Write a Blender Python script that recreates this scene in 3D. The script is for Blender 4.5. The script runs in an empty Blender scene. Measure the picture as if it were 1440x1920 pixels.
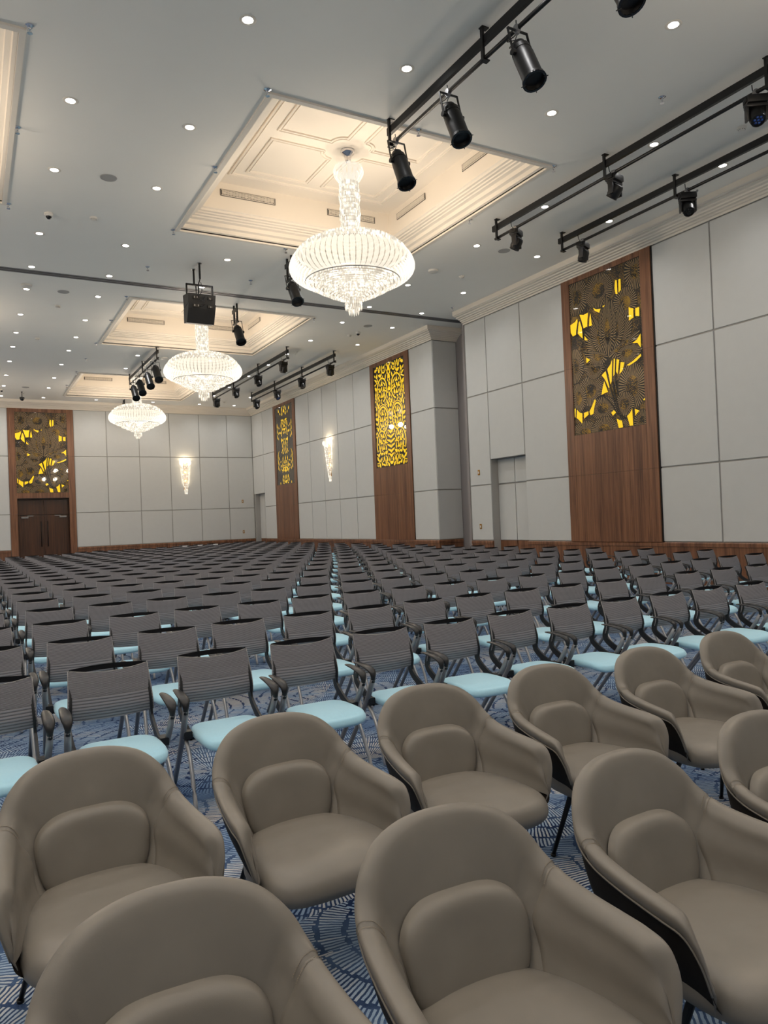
import bpy, bmesh, math, random
from mathutils import Vector, Matrix
from math import sin, cos, pi, atan2, sqrt, radians

random.seed(7)
SC = bpy.context.scene
COL = SC.collection

# ---------------------------------------------------------------- camera
cam_d = bpy.data.cameras.new('camera')
cam = bpy.data.objects.new('camera', cam_d)
COL.objects.link(cam)
cam_d.sensor_fit = 'VERTICAL'
cam_d.sensor_height = 36.0
cam_d.lens = 36.0 * 1391.0 / 1920.0
cam_d.clip_end = 200
cam.matrix_world = Matrix(((0.87169356, 0.02987441, -0.48913992, 0.0),
                           (-0.48842794, -0.02821471, -0.87214797, 0.0),
                           (-0.03985584, 0.99915537, -0.01000308, 1.54),
                           (0, 0, 0, 1)))
SC.camera = cam

# ---------------------------------------------------------------- world, exposure
w = bpy.data.worlds.new('world')
w.use_nodes = True
w.node_tree.nodes['Background'].inputs[0].default_value = (0.9, 0.92, 1.0, 1)
w.node_tree.nodes['Background'].inputs[1].default_value = 0.05
SC.world = w
SC.view_settings.view_transform = 'Standard'
SC.view_settings.look = 'None'
SC.view_settings.exposure = 0.30
SC.view_settings.gamma = 1.0
SC.view_settings.use_curve_mapping = False
SC.cycles.max_bounces = 6
SC.cycles.diffuse_bounces = 4
SC.cycles.transparent_max_bounces = 12
SC.cycles.sample_clamp_indirect = 4.0
SC.cycles.adaptive_min_samples = 16
SC.cycles.use_denoising = True
SC.cycles.use_adaptive_sampling = True
SC.cycles.adaptive_threshold = 0.06

DOWNLIGHT_W = 34.0      # each recessed downlight
CHAND_W = 2.5          # chandelier bulbs above the dome
CHAND_IN = 115.0        # chandelier bulbs inside the petals
SCONCE_W = 16.0

# ---------------------------------------------------------------- hall dimensions (metres)
ZC = 7.25               # ceiling
XR = 12.35              # right wall face
XL = -8.07              # left wall
YB = 35.2               # back wall
YF = -6.0               # wall behind the camera
ZD = 0.85               # top of wood dado
ZK = 6.92               # foot of cornice


# ================================================================= helpers
def link(o):
    COL.objects.link(o)
    return o


def mesh_obj(name, verts, faces, mat=None, parent=None, smooth=False, uvs=None, mats=None, fmat=None):
    me = bpy.data.meshes.new(name)
    me.from_pydata([tuple(v) for v in verts], [], faces)
    if uvs is not None:
        lay = me.uv_layers.new(name='UVMap')
        for lp in me.loops:
            lay.data[lp.index].uv = uvs[lp.vertex_index]
    if mats:
        for m in mats:
            me.materials.append(m)
        if fmat:
            for p, k in zip(me.polygons, fmat):
                p.material_index = k
    elif mat:
        me.materials.append(mat)
    if smooth:
        for p in me.polygons:
            p.use_smooth = True
    me.update()
    o = link(bpy.data.objects.new(name, me))
    if parent is not None:
        o.parent = parent
    return o


class MB:
    """collects shapes into one mesh"""

    def __init__(s):
        s.v, s.f, s.m, s.uv = [], [], [], []

    def add(s, verts, faces, mi=0, uv=None):
        n = len(s.v)
        s.v += [tuple(v) for v in verts]
        s.uv += list(uv) if uv is not None else [(0, 0)] * len(verts)
        for f in faces:
            s.f.append(tuple(i + n for i in f))
            s.m.append(mi)

    def box(s, x0, x1, y0, y1, z0, z1, mi=0):
        v = [(x0, y0, z0), (x1, y0, z0), (x1, y1, z0), (x0, y1, z0), (x0, y0, z1), (x1, y0, z1), (x1, y1, z1), (x0, y1, z1)]
        s.add(v, [(0, 3, 2, 1), (4, 5, 6, 7), (0, 1, 5, 4), (1, 2, 6, 5), (2, 3, 7, 6), (3, 0, 4, 7)], mi)

    def bbox(s, x0, x1, y0, y1, z0, z1, b=0.004, mi=0):
        """bevelled box (chamfered edges)"""
        bm = bmesh.new()
        r = bmesh.ops.create_cube(bm, size=1)
        for v in r['verts']:
            v.co = Vector(((x0 + x1) / 2 + v.co.x * (x1 - x0), (y0 + y1) / 2 + v.co.y * (y1 - y0), (z0 + z1) / 2 + v.co.z * (z1 - z0)))
        bmesh.ops.bevel(bm, geom=list(bm.edges), offset=b, segments=2, affect='EDGES', profile=0.6)
        s.from_bm(bm, mi)

    def from_bm(s, bm, mi=0):
        bm.verts.ensure_lookup_table()
        bm.verts.index_update()
        s.add([v.co[:] for v in bm.verts], [tuple(v.index for v in f.verts) for f in bm.faces], mi)
        bm.free()

    def obox(s, c, ax, ay, az, mi=0):
        """oriented box: centre, three half-axis vectors"""
        c, ax, ay, az = Vector(c), Vector(ax), Vector(ay), Vector(az)
        v = [c + ax * i + ay * j + az * k for k in (-1, 1) for (i, j) in ((-1, -1), (1, -1), (1, 1), (-1, 1))]
        s.add(v, [(0, 3, 2, 1), (4, 5, 6, 7), (0, 1, 5, 4), (1, 2, 6, 5), (2, 3, 7, 6), (3, 0, 4, 7)], mi)

    def tube(s, pts, r, n=8, cap=True, flat=1.0, side=None, mi=0):
        """round (or oval) tube along pts, r a number or a list"""
        P = [Vector(p) for p in pts]
        rs = r if isinstance(r, (list, tuple)) else [r] * len(P)
        rings = []
        for i, p in enumerate(P):
            a = P[max(0, i - 1)]
            b = P[min(len(P) - 1, i + 1)]
            d = (b - a).normalized()
            ref = Vector(side) if side else (Vector((0, 0, 1)) if abs(d.z) < 0.9 else Vector((1, 0, 0)))
            u = (ref - d * ref.dot(d)).normalized()
            v = d.cross(u)
            rings.append([p + u * (cos(2 * pi * k / n) * rs[i] * flat) + v * (sin(2 * pi * k / n) * rs[i]) for k in range(n)])
        V = [q for ring in rings for q in ring]
        F = []
        for i in range(len(P) - 1):
            for k in range(n):
                a, b = i * n + k, i * n + (k + 1) % n
                F.append((a, b, b + n, a + n))
        if cap:
            F.append(tuple(range(n))[::-1])
            F.append(tuple(range((len(P) - 1) * n, len(P) * n)))
        s.add(V, F, mi)

    def lathe(s, prof, n=24, c=(0, 0, 0), M=None, mi=0, a0=0.0, a1=2 * pi):
        """prof: (r, z) list, about z through c, or transformed by M"""
        full = abs(a1 - a0 - 2 * pi) < 1e-6
        m = n if full else n + 1
        V = []
        for (r, z) in prof:
            for k in range(m):
                a = a0 + (a1 - a0) * k / n
                q = Vector((r * cos(a), r * sin(a), z))
                if M is not None:
                    q = M @ q
                V.append(q + Vector(c))
        F = []
        for i in range(len(prof) - 1):
            for k in range(n):
                k2 = (k + 1) % m
                F.append((i * m + k, i * m + k2, (i + 1) * m + k2, (i + 1) * m + k))
        s.add(V, F, mi)

    def sweep(s, path, prof, closed=False, mi=0):
        """sweep profile (offset to the left of travel, z) along an xy path with mitred corners"""
        P = [Vector(p) for p in path]
        n = len(P)
        rings = []
        for i in range(n):
            if closed or 0 < i < n - 1:
                d0 = (P[i] - P[i - 1]).normalized()
                d1 = (P[(i + 1) % n] - P[i]).normalized()
                n0, n1 = Vector((-d0.y, d0.x)), Vector((-d1.y, d1.x))
                m = (n0 + n1) / (1 + n0.dot(n1))
            else:
                d = (P[1] - P[0]).normalized() if i == 0 else (P[-1] - P[-2]).normalized()
                m = Vector((-d.y, d.x))
            rings.append([(P[i].x + m.x * a, P[i].y + m.y * a, z) for (a, z) in prof])
        k = len(prof)
        V = [q for r_ in rings for q in r_]
        F = []
        for i in range(n if closed else n - 1):
            j = (i + 1) % n
            for t in range(k - 1):
                F.append((i * k + t, j * k + t, j * k + t + 1, i * k + t + 1))
        if not closed:
            F.append(tuple(range(k)))
            F.append(tuple(range((n - 1) * k, n * k))[::-1])
        s.add(V, F, mi)

    def grid(s, fn, nu, nv, closed_u=False, mi=0, uv=False):
        V, U = [], []
        for j in range(nv + 1):
            for i in range(nu if closed_u else nu + 1):
                V.append(fn(i / nu, j / nv))
                U.append((i / nu, j / nv))
        m = nu if closed_u else nu + 1
        F = []
        for j in range(nv):
            for i in range(nu):
                i2 = (i + 1) % m
                F.append((j * m + i, j * m + i2, (j + 1) * m + i2, (j + 1) * m + i))
        s.add(V, F, mi, U if uv else None)

    def build(s, name, mat, parent=None, smooth=False, uv=False, fix=True):
        mats = mat if isinstance(mat, (list, tuple)) else [mat]
        o = mesh_obj(name, s.v, s.f, parent=parent, smooth=smooth, mats=mats, fmat=s.m if len(mats) > 1 else None, uvs=s.uv if uv else None)
        if fix:
            bm = bmesh.new()
            bm.from_mesh(o.data)
            bmesh.ops.recalc_face_normals(bm, faces=bm.faces)
            bm.to_mesh(o.data)
            bm.free()
        if smooth == 'auto':
            auto_smooth(o)
        return o


def auto_smooth(o, ang=35):
    """smooth shading with sharp edges above an angle"""
    me = o.data
    bm = bmesh.new()
    bm.from_mesh(me)
    for f in bm.faces:
        f.smooth = True
    for e in bm.edges:
        if len(e.link_faces) == 2:
            e.smooth = e.calc_face_angle(0) < radians(ang)
    bm.to_mesh(me)
    bm.free()


def empty(name, loc=(0, 0, 0), rz=0.0):
    o = bpy.data.objects.new(name, None)
    o.location = loc
    o.rotation_euler = (0, 0, rz)
    o.empty_display_size = 0.1
    return link(o)


def tag(o, label=None, cat=None, group=None, kind=None):
    if label:
        o['label'] = label
    if cat:
        o['category'] = cat
    if group:
        o['group'] = group
    if kind:
        o['kind'] = kind
    return o


KIDS = {}


def copy_tree(root):
    if root.name not in KIDS:
        KIDS[root.name] = [(c, list(c.children)) for c in root.children]
    r = root.copy()
    COL.objects.link(r)
    for c, gs in KIDS[root.name]:
        c2 = c.copy()
        COL.objects.link(c2)
        c2.parent = r
        for g in gs:
            g2 = g.copy()
            COL.objects.link(g2)
            g2.parent = c2
    return r


def catmull(P, n):
    """n+1 samples through control points P (uniform Catmull-Rom)"""
    P = [Vector(p) for p in P]
    out = []
    m = len(P) - 1
    for k in range(n + 1):
        t = k / n * m
        i = min(int(t), m - 1)
        f = t - i
        p1, p2 = P[i], P[i + 1]
        p0 = P[i - 1] if i > 0 else p1 * 2 - p2
        p3 = P[i + 2] if i + 2 <= m else p2 * 2 - p1
        out.append(0.5 * ((2 * p1) + (p2 - p0) * f + (2 * p0 - 5 * p1 + 4 * p2 - p3) * f * f + (3 * p1 - p0 - 3 * p2 + p3) * f ** 3))
    return out


def ordw(n):
    return ['zeroth', 'first', 'second', 'third', 'fourth', 'fifth', 'sixth', 'seventh', 'eighth', 'ninth', 'tenth', 'eleventh', 'twelfth',
            'thirteenth', 'fourteenth', 'fifteenth', 'sixteenth', 'seventeenth', 'eighteenth', 'nineteenth', 'twentieth', 'twenty-first',
            'twenty-second', 'twenty-third', 'twenty-fourth'][n]


CAMR = cam.matrix_world.to_3x3()


def proj(p):
    v = CAMR.transposed() @ (Vector(p) - Vector((0, 0, 1.54)))
    if v.z > -0.1:
        return (-9999, -9999)
    return (720 + 1391 * v.x / -v.z, 960 - 1391 * v.y / -v.z)


def inview(p, m=0):
    x, y = proj(p)
    return -m < x < 1440 + m and -m < y < 1920 + m


# ================================================================= materials
def srgb(r, g, b):
    f = lambda c: (c / 255) / 12.92 if c / 255 <= 0.04045 else ((c / 255 + 0.055) / 1.055) ** 2.4
    return (f(r), f(g), f(b), 1)


def new_mat(name):
    m = bpy.data.materials.new(name)
    m.use_nodes = True
    nt = m.node_tree
    return m, nt, nt.nodes['Principled BSDF']


def N(nt, typ, **kw):
    n = nt.nodes.new(typ)
    for k, v in kw.items():
        if k.startswith('i_'):
            n.inputs[int(k[2:]) if k[2:].isdigit() else k[2:]].default_value = v
        else:
            setattr(n, k, v)
    return n


def L(nt, a, b):
    nt.links.new(a, b)


def MATH(nt, op, a, b=None, c=None):
    n = nt.nodes.new('ShaderNodeMath')
    n.operation = op
    for i, x in enumerate((a, b, c)):
        if x is None:
            continue
        if isinstance(x, (int, float)):
            n.inputs[i].default_value = x
        else:
            nt.links.new(x, n.inputs[i])
    return n.outputs[0]


def MIXC(nt, f, a, b):
    n = nt.nodes.new('ShaderNodeMix')
    n.data_type = 'RGBA'
    for k, x in ((0, f), (6, a), (7, b)):
        if isinstance(x, (int, float, tuple)):
            n.inputs[k].default_value = x
        else:
            nt.links.new(x, n.inputs[k])
    return n.outputs[2]


def simple(name, col, rough=0.5, metal=0.0, noise=0.0, nscale=30, bump=0.0, bscale=200, sheen=0.0, coat=0.0, spec=0.5):
    m, nt, b = new_mat(name)
    b.inputs['Base Color'].default_value = col
    b.inputs['Roughness'].default_value = rough
    b.inputs['Metallic'].default_value = metal
    b.inputs['Specular IOR Level'].default_value = spec
    if sheen:
        b.inputs['Sheen Weight'].default_value = sheen
        b.inputs['Sheen Roughness'].default_value = 0.5
    if coat:
        b.inputs['Coat Weight'].default_value = coat
        b.inputs['Coat Roughness'].default_value = 0.08
    tc = N(nt, 'ShaderNodeTexCoord')
    if noise:
        n = N(nt, 'ShaderNodeTexNoise', i_Scale=nscale, i_Detail=4.0)
        L(nt, tc.outputs['Object'], n.inputs['Vector'])
        d = tuple(c * (1 - noise) for c in col[:3]) + (1,)
        e = tuple(min(1, c * (1 + noise)) for c in col[:3]) + (1,)
        L(nt, MIXC(nt, n.outputs['Fac'], d, e), b.inputs['Base Color'])
    if bump:
        n = N(nt, 'ShaderNodeTexNoise', i_Scale=bscale, i_Detail=3.0)
        L(nt, tc.outputs['Object'], n.inputs['Vector'])
        bp = N(nt, 'ShaderNodeBump', i_Strength=bump, i_Distance=0.002)
        L(nt, n.outputs['Fac'], bp.inputs['Height'])
        L(nt, bp.outputs[0], b.inputs['Normal'])
    return m


def emit(name, col, strength):
    m = bpy.data.materials.new(name)
    m.use_nodes = True
    nt = m.node_tree
    nt.nodes.clear()
    e = N(nt, 'ShaderNodeEmission', i_Color=col, i_Strength=strength)
    o = N(nt, 'ShaderNodeOutputMaterial')
    L(nt, e.outputs[0], o.inputs[0])
    return m


M = {}
M['ceiling'] = simple('ceiling_paint', srgb(244, 240, 232), 0.75, noise=0.02, nscale=1.5)
M['plaster'] = simple('moulding_paint', srgb(234, 225, 212), 0.6)
M['fabric'] = simple('wall_fabric', srgb(208, 210, 209), 0.95, noise=0.03, nscale=5, bump=0.35, bscale=350, sheen=0.2)
M['gap'] = simple('panel_gap', srgb(168, 167, 164), 0.9)
M['black'] = simple('black_metal', srgb(13, 13, 14), 0.42, spec=0.45)
M['black_gloss'] = simple('black_gloss', srgb(12, 12, 14), 0.2, spec=0.6)
M['speaker_black'] = simple('speaker_black', srgb(26, 25, 25), 0.55, bump=0.4, bscale=120)
M['slot'] = simple('slot_grey', srgb(96, 92, 86), 0.8)
M['black_plastic'] = simple('black_plastic', srgb(33, 33, 35), 0.38, bump=0.2, bscale=400)
M['silver'] = simple('silver_tube', srgb(150, 149, 151), 0.38, metal=0.35)
M['chrome'] = simple('chrome', srgb(225, 225, 230), 0.1, metal=1.0)
M['steel'] = simple('steel', srgb(150, 150, 152), 0.3, metal=0.9)
M['white_plastic'] = simple('white_plastic', srgb(225, 220, 212), 0.4)
M['grey_plastic'] = simple('speaker_grille', srgb(165, 162, 158), 0.6)
M['brass'] = simple('brass_plate', srgb(190, 140, 60), 0.3, metal=0.8)
M['leg_black'] = simple('leg_black', srgb(14, 13, 13), 0.35)
M['lens'] = emit('downlight_lens', (1.0, 0.97, 0.92, 1), 14.0)
M['paper'] = simple('white_card', srgb(235, 235, 235), 0.6)
M['blue_lens'] = simple('blue_lens', srgb(30, 70, 150), 0.1, spec=0.8)
M['rubber'] = simple('rubber', srgb(35, 35, 36), 0.7)


def mat_leather(name='leather', base=(118, 108, 96), spread=8):
    m, nt, b = new_mat(name)
    tc = N(nt, 'ShaderNodeTexCoord')
    n = N(nt, 'ShaderNodeTexNoise', i_Scale=7.0, i_Detail=3.0)
    L(nt, tc.outputs['Object'], n.inputs['Vector'])
    c0 = srgb(*[c - spread for c in base])
    c1 = srgb(*[c + spread for c in base])
    L(nt, MIXC(nt, n.outputs['Fac'], c0, c1), b.inputs['Base Color'])
    b.inputs['Roughness'].default_value = 0.43
    b.inputs['Specular IOR Level'].default_value = 0.45
    v = N(nt, 'ShaderNodeTexVoronoi', i_Scale=420.0, feature='DISTANCE_TO_EDGE')
    L(nt, tc.outputs['Object'], v.inputs['Vector'])
    bp = N(nt, 'ShaderNodeBump', i_Strength=0.12, i_Distance=0.001)
    L(nt, v.outputs['Distance'], bp.inputs['Height'])
    n2 = N(nt, 'ShaderNodeTexNoise', i_Scale=9.0, i_Detail=2.0)
    L(nt, tc.outputs['Object'], n2.inputs['Vector'])
    bp2 = N(nt, 'ShaderNodeBump', i_Strength=0.15, i_Distance=0.02)
    L(nt, n2.outputs['Fac'], bp2.inputs['Height'])
    L(nt, bp.outputs[0], bp2.inputs['Normal'])
    L(nt, bp2.outputs[0], b.inputs['Normal'])
    return m


M['leather'] = mat_leather(base=(128, 122, 113))
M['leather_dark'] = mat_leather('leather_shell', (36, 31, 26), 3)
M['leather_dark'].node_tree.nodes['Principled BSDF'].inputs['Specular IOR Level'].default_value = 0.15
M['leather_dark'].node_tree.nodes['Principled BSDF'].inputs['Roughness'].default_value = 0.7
M['thread'] = simple('seam_thread', srgb(150, 138, 120), 0.7)


def mat_wood(name, c0, c1, axis='XY', scale=1.0, rough=0.35):
    """vertical grained veneer"""
    m, nt, b = new_mat(name)
    tc = N(nt, 'ShaderNodeTexCoord')
    mp = N(nt, 'ShaderNodeMapping')
    mp.inputs['Scale'].default_value = (22 * scale, 22 * scale, 0.7 * scale)
    L(nt, tc.outputs['Object'], mp.inputs['Vector'])
    n = N(nt, 'ShaderNodeTexNoise', i_Scale=1.0, i_Detail=6.0, i_Roughness=0.65, i_Distortion=0.4)
    L(nt, mp.outputs[0], n.inputs['Vector'])
    mp2 = N(nt, 'ShaderNodeMapping')
    mp2.inputs['Scale'].default_value = (5, 5, 0.12)
    L(nt, tc.outputs['Object'], mp2.inputs['Vector'])
    n2 = N(nt, 'ShaderNodeTexNoise', i_Scale=1.0, i_Detail=3.0)
    L(nt, mp2.outputs[0], n2.inputs['Vector'])
    mx = MATH(nt, 'ADD', MATH(nt, 'MULTIPLY', n.outputs['Fac'], 0.65), MATH(nt, 'MULTIPLY', n2.outputs['Fac'], 0.35))
    cr = N(nt, 'ShaderNodeValToRGB')
    cr.color_ramp.elements[0].position = 0.36
    cr.color_ramp.elements[1].position = 0.64
    cr.color_ramp.elements[0].color = c0
    cr.color_ramp.elements[1].color = c1
    L(nt, mx, cr.inputs[0])
    L(nt, cr.outputs[0], b.inputs['Base Color'])
    b.inputs['Roughness'].default_value = rough
    return m


M['wood'] = mat_wood('walnut_veneer', srgb(84, 53, 38), srgb(152, 106, 76))
M['wood_dark'] = mat_wood('dark_door_veneer', srgb(48, 28, 18), srgb(92, 58, 38))


def mat_meshfabric():
    """grey chair mesh: fine horizontal weave above, coarse ribs below"""
    m, nt, b = new_mat('chair_mesh')
    tc = N(nt, 'ShaderNodeTexCoord')
    sep = N(nt, 'ShaderNodeSeparateXYZ')
    L(nt, tc.outputs['Object'], sep.inputs[0])
    z = sep.outputs[2]
    fine = MATH(nt, 'ABSOLUTE', MATH(nt, 'SINE', MATH(nt, 'MULTIPLY', z, 560.0)))
    coarse = MATH(nt, 'POWER', MATH(nt, 'ABSOLUTE', MATH(nt, 'SINE', MATH(nt, 'MULTIPLY', z, 185.0))), 0.6)
    low = MATH(nt, 'LESS_THAN', z, 0.628)
    pat = MATH(nt, 'ADD', MATH(nt, 'MULTIPLY', coarse, low), MATH(nt, 'MULTIPLY', fine, MATH(nt, 'SUBTRACT', 1.0, low)))
    colr = MIXC(nt, pat, srgb(70, 68, 72), srgb(150, 147, 152))
    L(nt, colr, b.inputs['Base Color'])
    b.inputs['Roughness'].default_value = 0.75
    bp = N(nt, 'ShaderNodeBump', i_Strength=0.6, i_Distance=0.004)
    L(nt, pat, bp.inputs['Height'])
    L(nt, bp.outputs[0], b.inputs['Normal'])
    return m


M['mesh'] = mat_meshfabric()
M['mesh_edge'] = simple('mesh_edge', srgb(168, 164, 162), 0.6)
M['seat_blue'] = simple('pale_blue_fabric', srgb(180, 230, 250), 0.85, noise=0.05, nscale=60, bump=0.5, bscale=600, sheen=0.4)


def mat_carpet():
    m, nt, b = new_mat('fan_pattern_carpet')
    tc = N(nt, 'ShaderNodeTexCoord')
    # slight warp so the tufts are not ruled
    nz = N(nt, 'ShaderNodeTexNoise', i_Scale=28.0, i_Detail=2.0)
    L(nt, tc.outputs['Object'], nz.inputs['Vector'])
    vm = N(nt, 'ShaderNodeVectorMath', operation='MULTIPLY_ADD')
    vm.inputs[1].default_value = (0.010, 0.010, 0)
    L(nt, nz.outputs['Color'], vm.inputs[0])
    L(nt, tc.outputs['Object'], vm.inputs[2])
    vo = N(nt, 'ShaderNodeTexVoronoi', i_Scale=1.0, voronoi_dimensions='2D')
    vo.inputs['Randomness'].default_value = 0.85
    L(nt, vm.outputs[0], vo.inputs['Vector'])
    dv = N(nt, 'ShaderNodeVectorMath', operation='SUBTRACT')
    L(nt, vm.outputs[0], dv.inputs[0])
    L(nt, vo.outputs['Position'], dv.inputs[1])
    sp = N(nt, 'ShaderNodeSeparateXYZ')
    L(nt, dv.outputs[0], sp.inputs[0])
    ang = MATH(nt, 'ARCTAN2', sp.outputs[1], sp.outputs[0])
    r0 = MATH(nt, 'SQRT', MATH(nt, 'ADD', MATH(nt, 'MULTIPLY', sp.outputs[0], sp.outputs[0]), MATH(nt, 'MULTIPLY', sp.outputs[1], sp.outputs[1])))
    ringw = 0.11
    sc_ = N(nt, 'ShaderNodeSeparateColor')
    L(nt, vo.outputs['Color'], sc_.inputs[0])
    sector = MATH(nt, 'FLOOR', MATH(nt, 'ADD', MATH(nt, 'MULTIPLY', ang, 7 / (2 * pi)), sc_.outputs[0]))
    sw = N(nt, 'ShaderNodeTexWhiteNoise', noise_dimensions='2D')
    cs = N(nt, 'ShaderNodeCombineXYZ')
    L(nt, sector, cs.inputs[0])
    L(nt, sc_.outputs[1], cs.inputs[1])
    L(nt, cs.outputs[0], sw.inputs['Vector'])
    r = MATH(nt, 'ADD', r0, MATH(nt, 'MULTIPLY', sw.outputs['Value'], ringw))
    rr = MATH(nt, 'DIVIDE', r, ringw)
    ri = MATH(nt, 'FLOOR', rr)
    rf = MATH(nt, 'FRACT', rr)
    rc = MATH(nt, 'MULTIPLY', MATH(nt, 'ADD', ri, 0.4), ringw)
    n_ = MATH(nt, 'FLOOR', MATH(nt, 'DIVIDE', MATH(nt, 'MULTIPLY', rc, 2 * pi), 0.0195))
    af = MATH(nt, 'MULTIPLY', MATH(nt, 'ADD', MATH(nt, 'DIVIDE', ang, 2 * pi), MATH(nt, 'MULTIPLY', ri, 0.37)), n_)
    ai = MATH(nt, 'FLOOR', af)
    ab = MATH(nt, 'ABSOLUTE', MATH(nt, 'SUBTRACT', MATH(nt, 'FRACT', af), 0.5))
    dn = N(nt, 'ShaderNodeTexWhiteNoise', noise_dimensions='3D')
    cd_ = N(nt, 'ShaderNodeCombineXYZ')
    L(nt, ri, cd_.inputs[0])
    L(nt, ai, cd_.inputs[1])
    L(nt, sc_.outputs[2], cd_.inputs[2])
    L(nt, cd_.outputs[0], dn.inputs['Vector'])
    half = MATH(nt, 'MULTIPLY_ADD', dn.outputs['Value'], 0.14, 0.35)
    dash = MATH(nt, 'MULTIPLY', MATH(nt, 'LESS_THAN', ab, 0.275), MATH(nt, 'LESS_THAN', MATH(nt, 'ABSOLUTE', MATH(nt, 'SUBTRACT', rf, 0.5)), half))
    # tone of dash by big soft noise
    big = N(nt, 'ShaderNodeTexNoise', i_Scale=1.7, i_Detail=2.0)
    L(nt, tc.outputs['Object'], big.inputs['Vector'])
    wn = N(nt, 'ShaderNodeTexWhiteNoise', noise_dimensions='3D')
    cb = N(nt, 'ShaderNodeCombineXYZ')
    L(nt, ri, cb.inputs[0])
    L(nt, ai, cb.inputs[1])
    L(nt, vo.outputs['Distance'], cb.inputs[2])
    cell = N(nt, 'ShaderNodeTexWhiteNoise', noise_dimensions='3D')
    L(nt, vo.outputs['Color'], cell.inputs['Vector'])
    tone = MATH(nt, 'ADD', MATH(nt, 'MULTIPLY', big.outputs['Fac'], 0.85), MATH(nt, 'ADD', MATH(nt, 'MULTIPLY', sw.outputs['Value'], 0.22), MATH(nt, 'MULTIPLY', dn.outputs['Value'], .1)))
    cr = N(nt, 'ShaderNodeValToRGB')
    e = cr.color_ramp.elements
    e[0].position, e[0].color = 0.42, srgb(118, 146, 182)
    e[1].position, e[1].color = 0.76, srgb(232, 228, 220)
    k = e.new(0.6)
    k.color = srgb(178, 200, 222)
    L(nt, tone, cr.inputs[0])
    cg = N(nt, 'ShaderNodeValToRGB')
    e = cg.color_ramp.elements
    e[0].position, e[0].color = 0.38, srgb(38, 56, 92)
    e[1].position, e[1].color = 0.66, srgb(96, 122, 158)
    n3 = N(nt, 'ShaderNodeTexNoise', i_Scale=3.1, i_Detail=3.0)
    L(nt, tc.outputs['Object'], n3.inputs['Vector'])
    L(nt, n3.outputs['Fac'], cg.inputs[0])
    c = MIXC(nt, dash, cg.outputs[0], cr.outputs[0])
    tuft = N(nt, 'ShaderNodeTexNoise', i_Scale=230.0, i_Detail=2.0)
    L(nt, tc.outputs['Object'], tuft.inputs['Vector'])
    c2 = MIXC(nt, MATH(nt, 'MULTIPLY', tuft.outputs['Fac'], 0.38), c, srgb(30, 46, 80))
    L(nt, c2, b.inputs['Base Color'])
    b.inputs['Roughness'].default_value = 1.0
    b.inputs['Specular IOR Level'].default_value = 0.1
    bp = N(nt, 'ShaderNodeBump', i_Strength=0.8, i_Distance=0.006)
    h = MATH(nt, 'ADD', tuft.outputs['Fac'], MATH(nt, 'MULTIPLY', dash, 0.6))
    L(nt, h, bp.inputs['Height'])
    L(nt, bp.outputs[0], b.inputs['Normal'])
    return m


M['carpet'] = mat_carpet()


def mat_crystal(name, col, e_lo, e_hi, island=True, trans=0.25):
    m = bpy.data.materials.new(name)
    m.use_nodes = True
    nt = m.node_tree
    nt.nodes.clear()
    g = N(nt, 'ShaderNodeNewGeometry')
    rnd = g.outputs['Random Per Island']
    st = MATH(nt, 'ADD', MATH(nt, 'MULTIPLY', MATH(nt, 'POWER', rnd, 2.0), e_hi - e_lo), e_lo)
    em = N(nt, 'ShaderNodeEmission', i_Color=col)
    L(nt, st, em.inputs['Strength'])
    gl = N(nt, 'ShaderNodeBsdfGlossy', i_Roughness=0.15)
    tr = N(nt, 'ShaderNodeBsdfTransparent')
    fr = N(nt, 'ShaderNodeFresnel', i_IOR=1.5)
    ad = N(nt, 'ShaderNodeAddShader')
    mg = N(nt, 'ShaderNodeMixShader')
    df = N(nt, 'ShaderNodeBsdfTranslucent', i_Color=(0.014, 0.013, 0.0115, 1))
    L(nt, fr.outputs[0], mg.inputs[0])
    L(nt, df.outputs[0], mg.inputs[1])
    L(nt, gl.outputs[0], mg.inputs[2])
    L(nt, em.outputs[0], ad.inputs[0])
    L(nt, mg.outputs[0], ad.inputs[1])
    mt = N(nt, 'ShaderNodeMixShader', i_0=trans)
    L(nt, ad.outputs[0], mt.inputs[1])
    L(nt, tr.outputs[0], mt.inputs[2])
    o = N(nt, 'ShaderNodeOutputMaterial')
    L(nt, mt.outputs[0], o.inputs[0])
    m.cycles.emission_sampling = 'NONE'
    return m


M['crystal'] = mat_crystal('lit_crystal', (1.0, 0.89, 0.72, 1), 0.52, 1.35, trans=.12)
M['petal'] = mat_crystal('lit_glass_petal', (1.0, 0.91, 0.76, 1), 0.74, 0.90, trans=0.2)
M['core'] = emit('chandelier_core', (1.0, 0.86, 0.66, 1), 0.42)
_nt = M['core'].node_tree
_e = [n for n in _nt.nodes if n.type == 'EMISSION'][0]
_o = [n for n in _nt.nodes if n.type == 'OUTPUT_MATERIAL'][0]
_t = N(_nt, 'ShaderNodeBsdfTransparent')
_x = N(_nt, 'ShaderNodeMixShader', i_0=0.45)
L(_nt, _e.outputs[0], _x.inputs[1])
L(_nt, _t.outputs[0], _x.inputs[2])
L(_nt, _x.outputs[0], _o.inputs[0])
M['core'].cycles.emission_sampling = 'NONE'


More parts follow.
